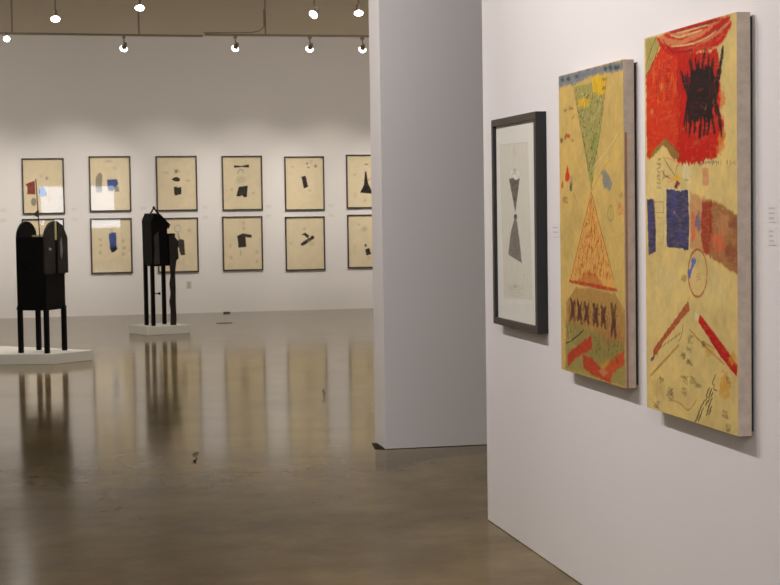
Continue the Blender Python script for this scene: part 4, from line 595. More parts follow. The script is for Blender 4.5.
# ---------------------------------------------------------------- mesh helpers
def link(name, me, parent=None, mats=()):
    o = bpy.data.objects.new(name, me); C.objects.link(o)
    for mm in mats: me.materials.append(mm)
    if parent: o.parent = parent
    return o
class MB:
    def __init__(s): s.v = []; s.f = []; s.mi = []; s.mats = []
    def m(s, mm):
        if mm not in s.mats: s.mats.append(mm)
        return s.mats.index(mm)
    def add(s, vs, fs, mm=None):
        k = len(s.v); s.v += [tuple(v) for v in vs]; i = s.m(mm) if mm else 0
        for f in fs: s.f.append([k+j for j in f]); s.mi.append(i)
    def box(s, x0, x1, y0, y1, z0, z1, mm=None):
        vs = [(x, y, z) for x in (x0, x1) for y in (y0, y1) for z in (z0, z1)]
        s.add(vs, [(0,1,3,2), (4,6,7,5), (0,4,5,1), (2,3,7,6), (0,2,6,4), (1,5,7,3)], mm)
    def prism(s, pts, axis, a, b, mm=None):
        # pts 2D outline; axis: 'x' -> pts are (y,z), 'y' -> (x,z), 'z' -> (x,y)
        def P(p, t): return {'x': (t, p[0], p[1]), 'y': (p[0], t, p[1]), 'z': (p[0], p[1], t)}[axis]
        n = len(pts); vs = [P(p, a) for p in pts]+[P(p, b) for p in pts]
        s.add(vs, [list(range(n))[::-1], list(range(n, 2*n))]+[(i, (i+1) % n, n+(i+1) % n, n+i) for i in range(n)], mm)
    def tube(s, p, q, r, mm=None, n=10, r1=None):
        p, q = Vector(p), Vector(q); d = (q-p).normalized(); a = d.orthogonal().normalized(); b = d.cross(a); r1 = r if r1 is None else r1
        vs = [p+(a*math.cos(2*PI*i/n)+b*math.sin(2*PI*i/n))*r for i in range(n)]+[q+(a*math.cos(2*PI*i/n)+b*math.sin(2*PI*i/n))*r1 for i in range(n)]
        s.add(vs, [list(range(n))[::-1], list(range(n, 2*n))]+[(i, (i+1) % n, n+(i+1) % n, n+i) for i in range(n)], mm)
    def lathe(s, prof, M=None, mm=None, n=20):
        # prof: list of (r, z); closed by poles where r = 0
        vs = []; fs = []
        for r, z in prof: vs += [(r*math.cos(2*PI*i/n), r*math.sin(2*PI*i/n), z) for i in range(n)]
        for k in range(len(prof)-1): fs += [(k*n+i, k*n+(i+1) % n, (k+1)*n+(i+1) % n, (k+1)*n+i) for i in range(n)]
        if M: vs = [M @ Vector(v) for v in vs]
        s.add(vs, fs, mm)
    def build(s, name, parent=None, mats=None, bevel=0, smooth=False, loc=None):
        me = bpy.data.meshes.new(name); me.from_pydata(s.v, [], s.f)
        o = link(name, me, parent, mats or s.mats)
        if not mats: me.polygons.foreach_set('material_index', s.mi)
        bm = bmesh.new(); bm.from_mesh(me); bmesh.ops.recalc_face_normals(bm, faces=bm.faces[:]) if s.closed else None; bm.to_mesh(me); bm.free()
        if smooth:
            for p in me.polygons: p.use_smooth = True
        if bevel:
            md = o.modifiers.new('bevel', 'BEVEL'); md.width = bevel; md.segments = 2; md.limit_method = 'ANGLE'
        if loc: o.location = loc
        return o
    closed = True
def tag(o, label=None, cat=None, group=None, kind=None):
    for k, v in (('label', label), ('category', cat), ('group', group), ('kind', kind)):
        if v: o[k] = v
    return o
def empty(name, loc, rz=0):
    o = bpy.data.objects.new(name, None); C.objects.link(o); o.location = loc; o.rotation_euler.z = rz; o.empty_display_size = .1
    return o
def struct(name, boxes, mm):
    b = MB()
    for x in boxes: b.box(*x)
    o = b.build(name, None, [mm]); o['kind'] = 'structure'; return o

# ---------------------------------------------------------------- the room
XR, YB, HW, HC = 2.173, 25.757, 4.29, 5.7
struct('floor', [(-8.2, 8.2, -5.2, 26.0, -.2, 0)], FLOOR)
struct('ceiling', [(-8.2, 8.2, -5.2, 26.0, HC, HC+.2)], CEIL)
struct('wall_back', [(-8, 8, YB, YB+.2, 0, HW)], WALL)
struct('trim_1', [(-8, 8, YB+.02, YB+.2, HW, HC)], UPPER)     # taupe band of wall above the white boards
struct('wall_left', [(-8.2, -8, -5.2, 26.0, 0, HC)], WALL)
struct('wall_right', [(XR, XR+.18, -5, 8.075, 0.004, HC)], WALL)
struct('wall_middle', [(XR-.004, 8, 10.64, 10.99, 0.004, HC)], WALL)
struct('wall_far_right', [(8, 8.2, -5.2, 26.0, 0, HC)], WALL)
WX0, WX1, WZ0, WZ1 = -.2, 2.1, 1.03, 2.5
struct('wall_rear', [(-8, WX0, -5.2, -5, 0, HC), (WX1, 8, -5.2, -5, 0, HC), (WX0, WX1, -5.2, -5, 0, WZ0), (WX0, WX1, -5.2, -5, WZ1, HC)], WALL)
b = MB(); b.box(WX0, WX1, -5.14, -5.12, WZ0, WZ1, PANE)
for x in (WX0, .72, .9, WX1-.05): b.box(x, x+.05 if x != .72 else .9, -5.12, -5.05, WZ0, WZ1, WALL)
for z in (WZ0, WZ1-.04): b.box(WX0, WX1, -5.12, -5.06, z, z+.04, WALL)
w = b.build('window_1'); w['kind'] = 'structure'

ceil_fill = emit('ceiling_fill', (1, .955, .87, 1), CEILING_FILL_STRENGTH)  # glowing ceiling panels added out of view to lift the back hall
for n, (x0, x1) in enumerate(((-6, -.5), (2.6, 7))):
    b = MB(); b.box(x0, x1, 14.5, 23.5, HC-.03, HC-.005, ceil_fill)
    for y in (14.5, 17.5, 20.5, 23.4): b.box(x0, x1, y, y+.1, HC-.08, HC, WALL)
    w = b.build('window_%d' % (n+2)); w['kind'] = 'structure'  # these are the added fill panels
b = MB(); b.box(-7, 2.1, -4.999, -4.97, 3.7, 5.4, emit('rear_fill', (.93, .95, 1, 1), REAR_FILL_STRENGTH))  # glowing panel added behind the viewer as fill for the front-facing walls
for x in range(-7, 3, 3): b.box(x-.04, x+.04, -4.999, -4.93, 3.7, 5.4, WALL)
w = b.build('window_4'); w['kind'] = 'structure'

# floor details
random.seed(4)
def ribbon(pts, w, z):
    b = MB(); b.closed = True
    out = []
    for i, p in enumerate(pts):
        a = Vector(pts[max(i-1, 0)]); c = Vector(pts[min(i+1, len(pts)-1)]); d = (c-a).normalized(); n = Vector((-d.y, d.x))
        ww = w*(.3+random.random()) * (0.2 if i in (0, len(pts)-1) else 1); out.append((Vector(p)+n*ww, Vector(p)-n*ww))
    poly = [a for a, c in out]+[c for a, c in out[::-1]]
    b.prism([(p.x, p.y) for p in poly], 'z', 0, z); return b
CRACK = mat('floor_crack', srgb(72, 58, 42), .8)
def crack(x, y, L, ang, label, seed):
    random.seed(seed); pts = []
    for i in range(13):
        t = i/12-.5; pts.append((x+math.cos(ang)*L*t+random.uniform(-.022, .022), y+math.sin(ang)*L*t+random.uniform(-.04, .04)))
    o = ribbon(pts, .005, .0012).build('floor_crack', None, [CRACK]); tag(o, label, 'crack', 'cracks in the concrete floor')
crack(.91, 10.65, .55, 1.45, 'short dark hairline crack in the floor below the black house sculpture reflection', 1)
crack(2.30, 13.9, 1.0, 1.40, 'long wavy hairline crack in the shiny floor left of the wall end', 2)
b = MB(); b.box(-.11, .11, -.035, .035, 0, .006); b.box(-.03, .03, -.02, .02, .006, .009)
o = b.build('floor_outlet', None, [mat('floor_box', srgb(84, 70, 52), .4)], bevel=.002, loc=(2.444, 23.3, 0)); tag(o, 'small dark outlet cover set in the floor right of the black house sculpture', 'floor outlet')
b = MB(); b.prism([(-.05, -.02), (.04, -.03), (.06, .01), (0, .03), (-.05, .02)], 'z', 0, .02)
o = b.build('debris', None, [mat('debris_dark', srgb(70, 62, 50), .8)], bevel=.004, loc=(2.72, 25.55, 0)); tag(o, 'tiny dark scrap on the floor at the foot of the back wall', 'scrap')
# foot of the passage wall: flat dark strip on the floor
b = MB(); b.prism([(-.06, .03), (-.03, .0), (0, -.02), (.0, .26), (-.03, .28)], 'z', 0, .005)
o = b.build('floor_strip', None, [mat('strip_dark', srgb(44, 34, 22), .8, spec=.1)], bevel=.002, loc=(XR-.008, 10.66, 0)); tag(o, 'flat dark strip on the floor at the corner of the middle wall', 'floor strip')

# ---------------------------------------------------------------- art surface builder
import numpy as np
def vnoise(shape, cell, seed, stretch=(1, 1)):
    """smooth value noise in 0..1 with three octaves"""
    rs = np.random.RandomState(seed); out = np.zeros(shape); amp = 1; tot = 0
    for o in range(3):
        ch, cw = max(1.0, cell*stretch[0]/2**o), max(1.0, cell*stretch[1]/2**o)
        gh, gw = int(shape[0]/ch)+3, int(shape[1]/cw)+3
        g = rs.rand(gh, gw); y = np.arange(shape[0])/ch; x = np.arange(shape[1])/cw
        yi = y.astype(int); xi = x.astype(int); fy = (y-yi)[:, None]; fx = (x-xi)[None, :]
        fy = fy*fy*(3-2*fy); fx = fx*fx*(3-2*fx)
        a = g[yi][:, xi]; b_ = g[yi][:, xi+1]; c = g[yi+1][:, xi]; d = g[yi+1][:, xi+1]
        out += amp*((a*(1-fx)+b_*fx)*(1-fy)+(c*(1-fx)+d*fx)*fy); tot += amp; amp *= .5
    return out/tot
# soft: edge softness in metres, alpha: how well the paint covers
SOFT = dict(cream=(.02, .45), cream2=(.008, .75), pinkorange=(.008, .85), redorange=(.008, 1), red=(.010, 1), orange=(.009, .8), pinktan=(.012, .75), sienna=(.008, .85),
 sienna2=(.018, .6), redbrown=(.012, .85), mauveblue=(.012, .75), ochre=(.014, .7), ochre2=(.02, .5), tanbrown=(.010, .85), tanbrown2=(.02, .6), olivegreen=(.02, .75),
 aubergine=(.006, .75), aubergine2=(.006, .5), bluegrey=(.008, .85), greygreen=(.01, .7), greenolive=(.004, .85), yellow=(.006, .9), green=(.01, .6), ochreorange=(.004, .9),
 rust2=(.012, .7), redrust=(.002, .75), redrust2=(.006, .9), redorange2=(.008, .9), slate2=(.006, .8), pink=(.004, .75), blue=(.002, .97), blue2=(.012, .6), crimson=(.001, 1),
 black=(.009, 1), greyolive=(.002, .7), greyolive2=(.002, .6), mustard=(.002, .5), mustardbrown=(.003, .7), darkolive=(.002, .7), olive=(.005, .85), brownolive=(.003, .9), grey=(.004, .7),
 prgrey=(.006, .8), prfaint=(.02, .7), prfaint2=(.015, .6), prgreybeige=(.008, .85), prlblue=(.01, .9), prbrown=(.01, .7), prpink=(.03, .6), prred=(.006, .95), prblue=(.006, 1), prblack=(.002, 1), prdark=(.003, 1), prnavy=(.003, 1),
 tanfaint=(.01, .5), greytan=(.004, .6), greytan2=(.003, .6), plateline=(.003, .7), white=(.004, .7))
def paint_sheet(w, h, cell, marks, ground, mottle, seed=1, grain=.16):
    """colours of a painted rectangle on a grid of vertices, marks laid on in order"""
    nx, ny = int(w/cell)+1, int(h/cell)+1
    X, Y = np.meshgrid(np.linspace(0, w, nx), np.linspace(0, h, ny))
    g0 = np.array(srgb(*PAL[ground])[:3]); img = np.ones((ny, nx, 3))*g0
    nA = vnoise((ny, nx), .07/cell, seed)-.5; nB = vnoise((ny, nx), .018/cell, seed+1)-.5
    warm = np.array((1.0, .92, .62))
    img *= (1+mottle*2.6*nA+mottle*1.2*nB)[..., None]; img *= (1-(1-warm)*np.clip(nA*3*mottle*2, 0, 1)[..., None])
    jx = (vnoise((ny, nx), .014/cell, seed+2)-.5); jy = (vnoise((ny, nx), .014/cell, seed+3)-.5)
    streak = vnoise((ny, nx), .012/cell, seed+4, (3.5, .5))-.5; streak2 = vnoise((ny, nx), .010/cell, seed+5, (.5, 3))-.5
    def seg(P, Q, px, py):
        d = Q-P; L = max(d@d, 1e-12); t = np.clip(((px-P[0])*d[0]+(py-P[1])*d[1])/L, 0, 1)
        return np.hypot(px-P[0]-t*d[0], py-P[1]-t*d[1]), t
    def window(pts, m):
        a = np.array(pts); x0, y0 = a.min(0)-m; x1, y1 = a.max(0)+m
        i0, i1 = max(0, int(x0/w*(nx-1))), min(nx, int(x1/w*(nx-1))+2); j0, j1 = max(0, int(y0/h*(ny-1))), min(ny, int(y1/h*(ny-1))+2)
        return (slice(j0, j1), slice(i0, i1)) if i1 > i0 and j1 > j0 else None
    def lay(sl, al, col, k, var=None):
        c = np.array(srgb(*PAL[col])[:3]); v = (streak if var is None else var)[sl]
        cc = c*(1+grain*2.2*v+grain*1.2*nB[sl])[..., None]
        al = np.clip(al*k*(1+.35*streak2[sl]), 0, 1)[..., None]; img[sl] = img[sl]*(1-al)+cc*al
    def poly(pts, jit, col):
        soft, k = SOFT.get(col, (.002, .95)); soft = max(soft, cell*.6); sl = window(pts, soft*2+jit*2)
        if not sl: return
        px = X[sl]+jx[sl]*jit*3; py = Y[sl]+jy[sl]*jit*3; A = np.array(pts); ins = np.zeros(px.shape, bool); dist = np.full(px.shape, 9.)
        for i in range(len(A)):
            P, Q = A[i-1], A[i]; dd, _ = seg(P, Q, px, py); dist = np.minimum(dist, dd)
            cond = (P[1] > py) != (Q[1] > py)
            ins ^= cond & (px < (Q[0]-P[0])*(py-P[1])/((Q[1]-P[1]) if Q[1] != P[1] else 1e-9)+P[0])
        sd = np.where(ins, dist, -dist); lay(sl, np.clip(sd/soft+.5, 0, 1), col, k)
    def smooth(pts):
        P = [np.array(p, float) for p in pts]
        if len(P) < 3 or len(P) > 12: return P
        Q = [P[0]]
        for i in range(len(P)-1):
            p0 = P[max(i-1, 0)]; p1 = P[i]; p2 = P[i+1]; p3 = P[min(i+2, len(P)-1)]
            for q in range(1, 6):
                t = q/5; Q.append(.5*((2*p1)+(p2-p0)*t+(2*p0-5*p1+4*p2-p3)*t*t+(3*p1-p0-3*p2+p3)*t**3))
        return Q
    def stroke(pts, wd, col, kk=1):
        soft, k = SOFT.get(col, (.002, .9)); soft = max(min(soft, wd*.5), cell*.9); k = max(k, .85)*kk
        eff = wd
        if wd < cell*1.4: k *= wd/(cell*1.4); eff = cell*1.4
        P = smooth(pts); sl = window(P, eff+soft*2)
        if not sl: return
        px = X[sl]+jx[sl]*wd*.5; py = Y[sl]+jy[sl]*wd*.5; dist = np.full(px.shape, 9.)
        n = len(P)
        for i in range(n-1):
            dd, t = seg(P[i], P[i+1], px, py); u = (i+t)/(n-1); tap = .55+.45*np.sqrt(np.clip(4*u*(1-u), 0, 1)); dist = np.minimum(dist, dd-eff/2*tap)
        lay(sl, np.clip(-dist/soft+.5, 0, 1)*np.clip(1+streak2[sl]*.8, .5, 1), col, k)
    for mk in marks:
        k, col, pts = mk[:3]
        if k == 'P': poly(pts, mk[3], col)
        elif k == 'S': stroke(pts, mk[3], col)
        elif k == 'N':
            n, ln, wd, ang, sd = mk[3:]; r = random.Random(sd); us = [p[0] for p in pts]; vs = [p[1] for p in pts]
            for _ in range(n):
                for _t in range(40):
                    p = (r.uniform(min(us), max(us)), r.uniform(min(vs), max(vs))); c = False
                    for i in range(len(pts)):
                        a, d = pts[i], pts[i-1]
                        if (a[1] > p[1]) != (d[1] > p[1]) and p[0] < (d[0]-a[0])*(p[1]-a[1])/(d[1]-a[1])+a[0]: c = not c
                    if c: break
                if not c: continue
                a = ang+r.uniform(-.5, .5)+(PI/2 if r.random() < .15 else 0); l = ln*r.uniform(.4, 1.2)/2; d = (math.cos(a)*l, math.sin(a)*l)
                stroke([(p[0]-d[0], p[1]-d[1]), (p[0]+d[0], p[1]+d[1])], wd*r.uniform(.6, 1.2), col, r.uniform(.4, 1))
        elif k == 'C':
            sd, wd, n = mk[3:]; r = random.Random(sd); us = [p[0] for p in pts]; vs = [p[1] for p in pts]
            for _ in range(n):
                stroke([(r.uniform(min(us), max(us)), r.uniform(min(vs), max(vs))) for _ in range(4)], wd, col, .75)
    return nx, ny, X, Y, np.clip(img, 0, 1)
def sheet_mat(name, rough):
    M = bpy.data.materials.new(name); M.use_nodes = True; nt = M.node_tree; b = nt.nodes['Principled BSDF']
    a = nt.nodes.new('ShaderNodeAttribute'); a.attribute_name = 'paint'; nt.links.new(a.outputs['Color'], b.inputs['Base Color'])
    b.inputs['Roughness'].default_value = rough; b.inputs['Specular IOR Level'].default_value = .15
    tc = nt.nodes.new('ShaderNodeTexCoord'); n = nt.nodes.new('ShaderNodeTexNoise'); n.inputs['Scale'].default_value = 160
    bp = nt.nodes.new('ShaderNodeBump'); bp.inputs['Strength'].default_value = .25; bp.inputs['Distance'].default_value = .0015
    nt.links.new(tc.outputs['Object'], n.inputs['Vector']); nt.links.new(n.outputs['Fac'], bp.inputs['Height']); nt.links.new(bp.outputs['Normal'], b.inputs['Normal'])
    return M
OILPAINT = sheet_mat('brushed_paint', .55); PRINTPAPER = sheet_mat('printed_paper', .85)
def painted_panel(name, parent, sheet, place, thick, side_mat, face_mat):
    """a panel whose front carries the painted grid and whose sides go back by thick"""
    nx, ny, X, Y, img = sheet; w, h = X[0, -1], Y[-1, 0]
    vs = [place(float(X[j, i]), float(Y[j, i]), 0) for j in range(ny) for i in range(nx)]
    fs = [(j*nx+i, j*nx+i+1, (j+1)*nx+i+1, (j+1)*nx+i) for j in range(ny-1) for i in range(nx-1)]
    nf = len(fs); k = len(vs)
    for t in (0, thick): vs += [place(0, 0, t), place(w, 0, t), place(w, h, t), place(0, h, t)]
    fs += [(k+4, k+7, k+6, k+5)]+[(k+i, k+4+i, k+4+(i+1) % 4, k+(i+1) % 4) for i in range(4)]
    me = bpy.data.meshes.new(name); me.from_pydata([tuple(v) for v in vs], [], fs)
    me.materials.append(face_mat); me.materials.append(side_mat)
    mi = np.zeros(len(fs), dtype=np.int32); mi[nf:] = 1; me.polygons.foreach_set('material_index', mi)
    at = me.color_attributes.new('paint', 'FLOAT_COLOR', 'POINT'); buf = np.ones((len(vs), 4), dtype=np.float32); buf[:nx*ny, :3] = img.reshape(-1, 3); at.data.foreach_set('color', buf.ravel())
    me.update(); o = bpy.data.objects.new(name, me); C.objects.link(o); o.parent = parent
    return o

def canvas_painting(Y0, Y1, z0, z1, ground, key, th, label, edge_strip=False):
    """Y0 far edge, Y1 near edge, hung on the right wall; front faces -X"""
    root = empty('painting', (XR-.001, (Y0+Y1)/2, z0)); tag(root, label, 'painting')
    w, h = Y0-Y1, z1-z0
    d = 0.012
    painted_panel('canvas', root, paint_sheet(w, h, .0026, ART[key], ground, .15, 3), lambda u, v, t: (-th+t, w/2-u, v), th-d, CANVAS_SIDE, OILPAINT)
    s = MB(); s.box(-d, 0, -w/2+.012, w/2-.012, .012, h-.012); s.build('stretcher', root, [DARKBACK])['label'] = 'dark stretcher bars recessed behind the canvas'
    if edge_strip:
        e = MB(); e.box(-th+.004, -th+.012, -w/2-.003, -w/2, .0, h*.78)
        e.build('edge_strip', root, [mat('edge_wood', srgb(150, 104, 62), .6, .15, 10)])['label'] = 'brown wooden strip on the near edge'
    return root

canvas_painting(5.63, 4.825, .865, 2.19, 'ground', 'LARGE', .057, 'large tan canvas with red field, black burst and blue blocks, nearest on the right wall')
canvas_painting(6.648, 5.862, .908, 2.137, 'ground2', 'MID', .054, 'mustard canvas with green and orange triangles meeting point to point', True)

def frame_sides(w, h, fwid, y0, y1):
    b = MB()   # local: x across, y depth, z up, centred
    b.box(-w/2, -w/2+fwid, y0, y1, -h/2, h/2); b.box(w/2-fwid, w/2, y0, y1, -h/2, h/2)
    b.box(-w/2+fwid, w/2-fwid, y0, y1, h/2-fwid, h/2); b.box(-w/2+fwid, w/2-fwid, y0, y1, -h/2, -h/2+fwid)
    return b
# framed print on the right wall (far left of the three)
def etching():
    Y0, Y1, z0, z1 = 7.742, 7.006, 1.03, 2.013; w, h = Y0-Y1, z1-z0
    root = empty('framed_print', (XR, (Y0+Y1)/2, (z0+z1)/2)); tag(root, 'black framed pale print of a thin figure with hourglass body, by the wall end', 'picture')
    def rotated(b): b.v = [(y, -x, z) for x, y, z in b.v]; return b   # face -X
    # local depth: y -.05 front .. 0 wall
    f = rotated(frame_sides(w, h, .032, -.05, 0)); fo = f.build('frame', root, [FRAME_SHEEN, FRAME_SHADED])
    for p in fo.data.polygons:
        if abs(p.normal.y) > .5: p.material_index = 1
    painted_panel('print', root, paint_sheet(w-.064, h-.064, .003, ART['ETCHING'], 'paper', .015, 7, .05), lambda u, v, t: (-.034+t, w/2-.032-u, v-h/2+.032), .008, pm('paper'), PRINTPAPER)
    g = MB(); g.box(-.0405, -.040, -w/2+.0325, w/2-.0325, -h/2+.0325, h/2-.0325); g.build('glass', root, [MUSEUM_GLASS])
etching()

LAB = {'c1': 'black framed collage with a red patch and light blue spot, top row',
 'l1': 'framed collage mostly hidden behind the arched black cabinet sculpture, bottom row',
 'c2': 'thin black framed collage with grey shape and square blue patch, top row',
 'l2': 'thin black framed collage with one tall dark blue strip, bottom row',
 'c3': 'framed cream print with black fish shape above a small black square, top row',
 'l3': 'framed cream print with dark hanging coat, partly behind the black house sculpture',
 'c4': 'framed cream print with black bar above a grey arch and black skirt shape',
 'l4': 'framed cream print with a dark shirt holding one sleeve out, bottom row',
 'c5': 'framed cream print with one small tilted black rectangle, top row',
 'l5': 'framed cream print with two crossing black boot-like strokes, bottom row',
 'c6': 'framed cream print with flared black dress shape, cut by the wall end, top row',
 'l6': 'framed cream print with small black tilted square low down, beside the wall end'}
PRINTNO = sorted(PRINTS)
TILT = {'c2': -.0040, 'l2': -.0085}     # these two hang a hair out of square
for k, (cx, cz) in PRINTS.items():
    w, h = .632, .85
    root = empty('framed_print', (cx, YB-.003, cz), TILT.get(k, 0)); tag(root, LAB[k], 'picture', 'twelve framed prints in two rows on the back wall')
    frame_sides(w, h, .021, -.03, 0).build('frame', root, [FRAMEB], bevel=.002)
    a, c = w-.042, h-.042
    mk = [(m[0], m[1], [(p[0]+a/2, p[1]+c/2) for p in m[2]])+tuple(m[3:]) for m in ART[k]]
    painted_panel('print', root, paint_sheet(a, c, .0055, mk, 'prpaper', .05, 20+PRINTNO.index(k), .05), lambda u, v, t: (u-a/2, -.012+t, v-c/2), .008, pm('prpaper'), PRINTPAPER)
    g = MB(); g.box(-w/2+.0215, w/2-.0215, -.024, -.0235, -h/2+.0215, h/2-.0215); g.build('glass', root, [GLASS])

# wall labels
def card(loc, rot, w, h, lines, label, seed, group=None):
    r = random.Random(seed); root = MB(); root.box(-w/2, w/2, -.002, 0, -h/2, h/2, CARD)
    for i, z in enumerate(lines):
        L = w*r.uniform(.55, .85); root.box(-w*.43, -w*.43+L, -.0024, -.0019, z-h*.05, z+h*.05, CARDTEXT)
    o = root.build('wall_label', None); o.location = loc; o.rotation_euler.z = rot; tag(o, label, 'label', group)
cx6 = [(-.622, 'at the left picture edge'), (.45, 'between the red patch and blue patch collages'), (1.49, 'left of the fish shape print'),
       (2.45, 'between the small black square and black skirt prints'), (3.44, 'between the black skirt and tilted rectangle prints'), (4.43, 'between the tilted rectangle and flared dress prints')]
for i, (x, t) in enumerate(cx6):
    for z, up in ((1.645, 'upper'), (1.49, 'lower')):
        card((x, YB, z), 0, .11, .06, (.012, -.012), up+' small white wall label '+t, i, 'small labels on the back wall')
card((XR, 6.873, 1.49), -PI/2, .105, .06, (.012, -.008), 'small white label between the hourglass figure print and the mustard canvas', 5)
card((XR, 4.695, 1.565), -PI/2, .052, .055, (.015, 0, -.015), 'upper small white label right of the large red and tan canvas', 6)
card((XR, 4.695, 1.495), -PI/2, .052, .055, (.015, 0, -.015), 'lower small white label right of the large red and tan canvas', 7)
root = MB(); root.box(-.04, .04, -.006, 0, -.06, .06, OUTLET); root.box(-.016, .016, -.008, -.006, .008, .036, OUTLETD); root.box(-.016, .016, -.008, -.006, -.036, -.008, OUTLETD)
o = root.build('wall_outlet', None, loc=(2.166, YB, .441)); tag(o, 'pale electrical outlet plate low on the back wall right of the black house sculpture', 'outlet')

# ---------------------------------------------------------------- plinths and sculptures
PH = .11
b = MB(); b.prism([(-1.15, 18.02), (.055, 17.70), (.465, 18.06), (-.75, 19.25)], 'z', 0, PH)
o = b.build('plinth', None, [PLINTH], bevel=.004); tag(o, 'low white plinth under the arched black cabinet sculpture', 'plinth')
A = Vector((1.25, 21.37)); e1 = Vector((.94, .34)); e2 = Vector((-.36, .93))
b = MB(); b.prism([tuple(A), tuple(A+e1*.605), tuple(A+e1*.605+e2*.57), tuple(A+e2*.57)], 'z', 0, PH)
o = b.build('plinth', None, [PLINTH], bevel=.004); tag(o, 'low white plinth under the black house-shaped sculpture', 'plinth')

def arch(y0, y1, z0, zs, zt, n=12):
    c = (y0+y1)/2; r = (y1-y0)/2
    return [(y0, z0), (y1, z0)]+[(c+r*math.cos(PI*i/n), zs+(zt-zs)*math.sin(PI*i/n)) for i in range(n+1)]
def cabinet_sculpture():
    root = empty('cabinet_sculpture', (-.057, 18.05, PH), math.radians(-30))
    tag(root, 'black wooden cabinet sculpture with two arched sides on four tall legs', 'sculpture')
    Z = lambda z: z-PH
    for sx in (-1, 1):
        for sy in (-1, 1):
            b = MB(); b.box(sx*.157-.023, sx*.157+.023, sy*.185-.023, sy*.185+.023, 0, Z(.6)); b.build('leg', root, [BLACKW], bevel=.003)
    b = MB(); b.prism([(-.19, Z(.575)), (-.15, Z(.6)), (.19, Z(.565)), (.19, Z(1.36)), (-.19, Z(1.36))][0:0] or [(-.165, Z(.565)), (.165, Z(.565)), (.165, Z(1.345)), (-.165, Z(1.345))], 'y', -.205, -.175)
    b.prism([(-.165, Z(.565)), (-.165, Z(.66)), (-.195, Z(.575))], 'y', -.2, -.18)
    # carved crosses on the front board
    for cx, cz in ((-.04, Z(1.08)), (-.02, Z(.8))):
        for s in (-1, 1):
            b.tube((cx-.05, -.206, cz-.06*s), (cx+.05, -.206, cz+.06*s), .006)
    b.build('front_board', root, [BLACKW], bevel=.002)
    b = MB(); b.box(-.165, .165, .175, .2, Z(.565), Z(1.33)); b.build('back_board', root, [BLACKW])
    b = MB(); b.box(-.15, .15, -.175, .175, Z(.6), Z(.63)); b.build('bottom_board', root, [BLACKW])
    b = MB(); b.prism(arch(-.205, .2, Z(.565), Z(1.33), Z(1.51)), 'x', -.176, -.155); b.build('arched_side', root, [BLACKW], bevel=.002)
    b = MB(); b.prism(arch(-.205, .2, Z(.565), Z(1.33), Z(1.51)), 'x', .155, .172); b.build('arched_side', root, [BLACKW], bevel=.002)
    # two grey shutters over the right side, cream slat between them
    full = arch(-.25, .24, Z(.95), Z(1.33), Z(1.51), 24)
    def half(lo, hi):
        a = [p for p in full[2:] if lo < p[0] < hi]
        f = lambda y: Z(1.33)+.18*math.sqrt(max(0, 1-((y+.015)/.235)**2))
        return [(lo, Z(.95)), (hi, Z(.95)), (hi, f(hi))]+a+[(lo, f(lo))] if lo > -.25 else [(lo, Z(.95)), (hi, Z(.95)), (hi, f(hi))]+a
    b = MB(); b.prism(half(-.25, -.03), 'x', .176, .196)
    s = b.build('shutter', root, [GREYW], bevel=.002)
    mk = MB(); mk.box(.196, .199, -.16, -.145, Z(1.2), Z(1.23)); mk.box(.196, .199, -.145, -.115, Z(1.205), Z(1.222))
    mk.build('paint_mark', s, [mat('pale_mark', srgb(170, 165, 155), .7)])
    b = MB(); b.prism(half(.015, .225)[:2]+[(.225, Z(1.33)), (.13, Z(1.46)), (.015, Z(1.505))], 'x', .182, .204)
    s = b.build('shutter', root, [GREYW], bevel=.002)
    mk = MB(); mk.prism([(.06, Z(1.28)), (.09, Z(1.34)), (.11, Z(1.2)), (.085, Z(1.1)), (.06, Z(1.15))], 'x', .204, .207); mk.build('paint_mark', s, [mat('pale_mark2', srgb(120, 118, 112), .7)])
    b = MB(); b.box(.176, .194, -.028, .012, Z(1.31), Z(1.5)); b.build('slat', root, [CREAMW])['label'] = 'cream slat between the shutters'
    b = MB(); b.box(-.155, .155, .10, .125, Z(1.325), Z(1.36)); b.build('crossbar', root, [CREAMW])['label'] = 'cream crossbar between the arched sides'
    b = MB(); b.tube((.03, 0, Z(.63)), (-.035, .0, Z(1.96)), .008, n=8, r1=.005)
    b.build('rod', root, [BROWNW])
    b = MB(); b.prism([(-.075, Z(1.58)), (-.012, Z(1.55)), (-.012, Z(1.63))], 'y', -.012, .012); b.build('fin', root, [BROWNW])
cabinet_sculpture()

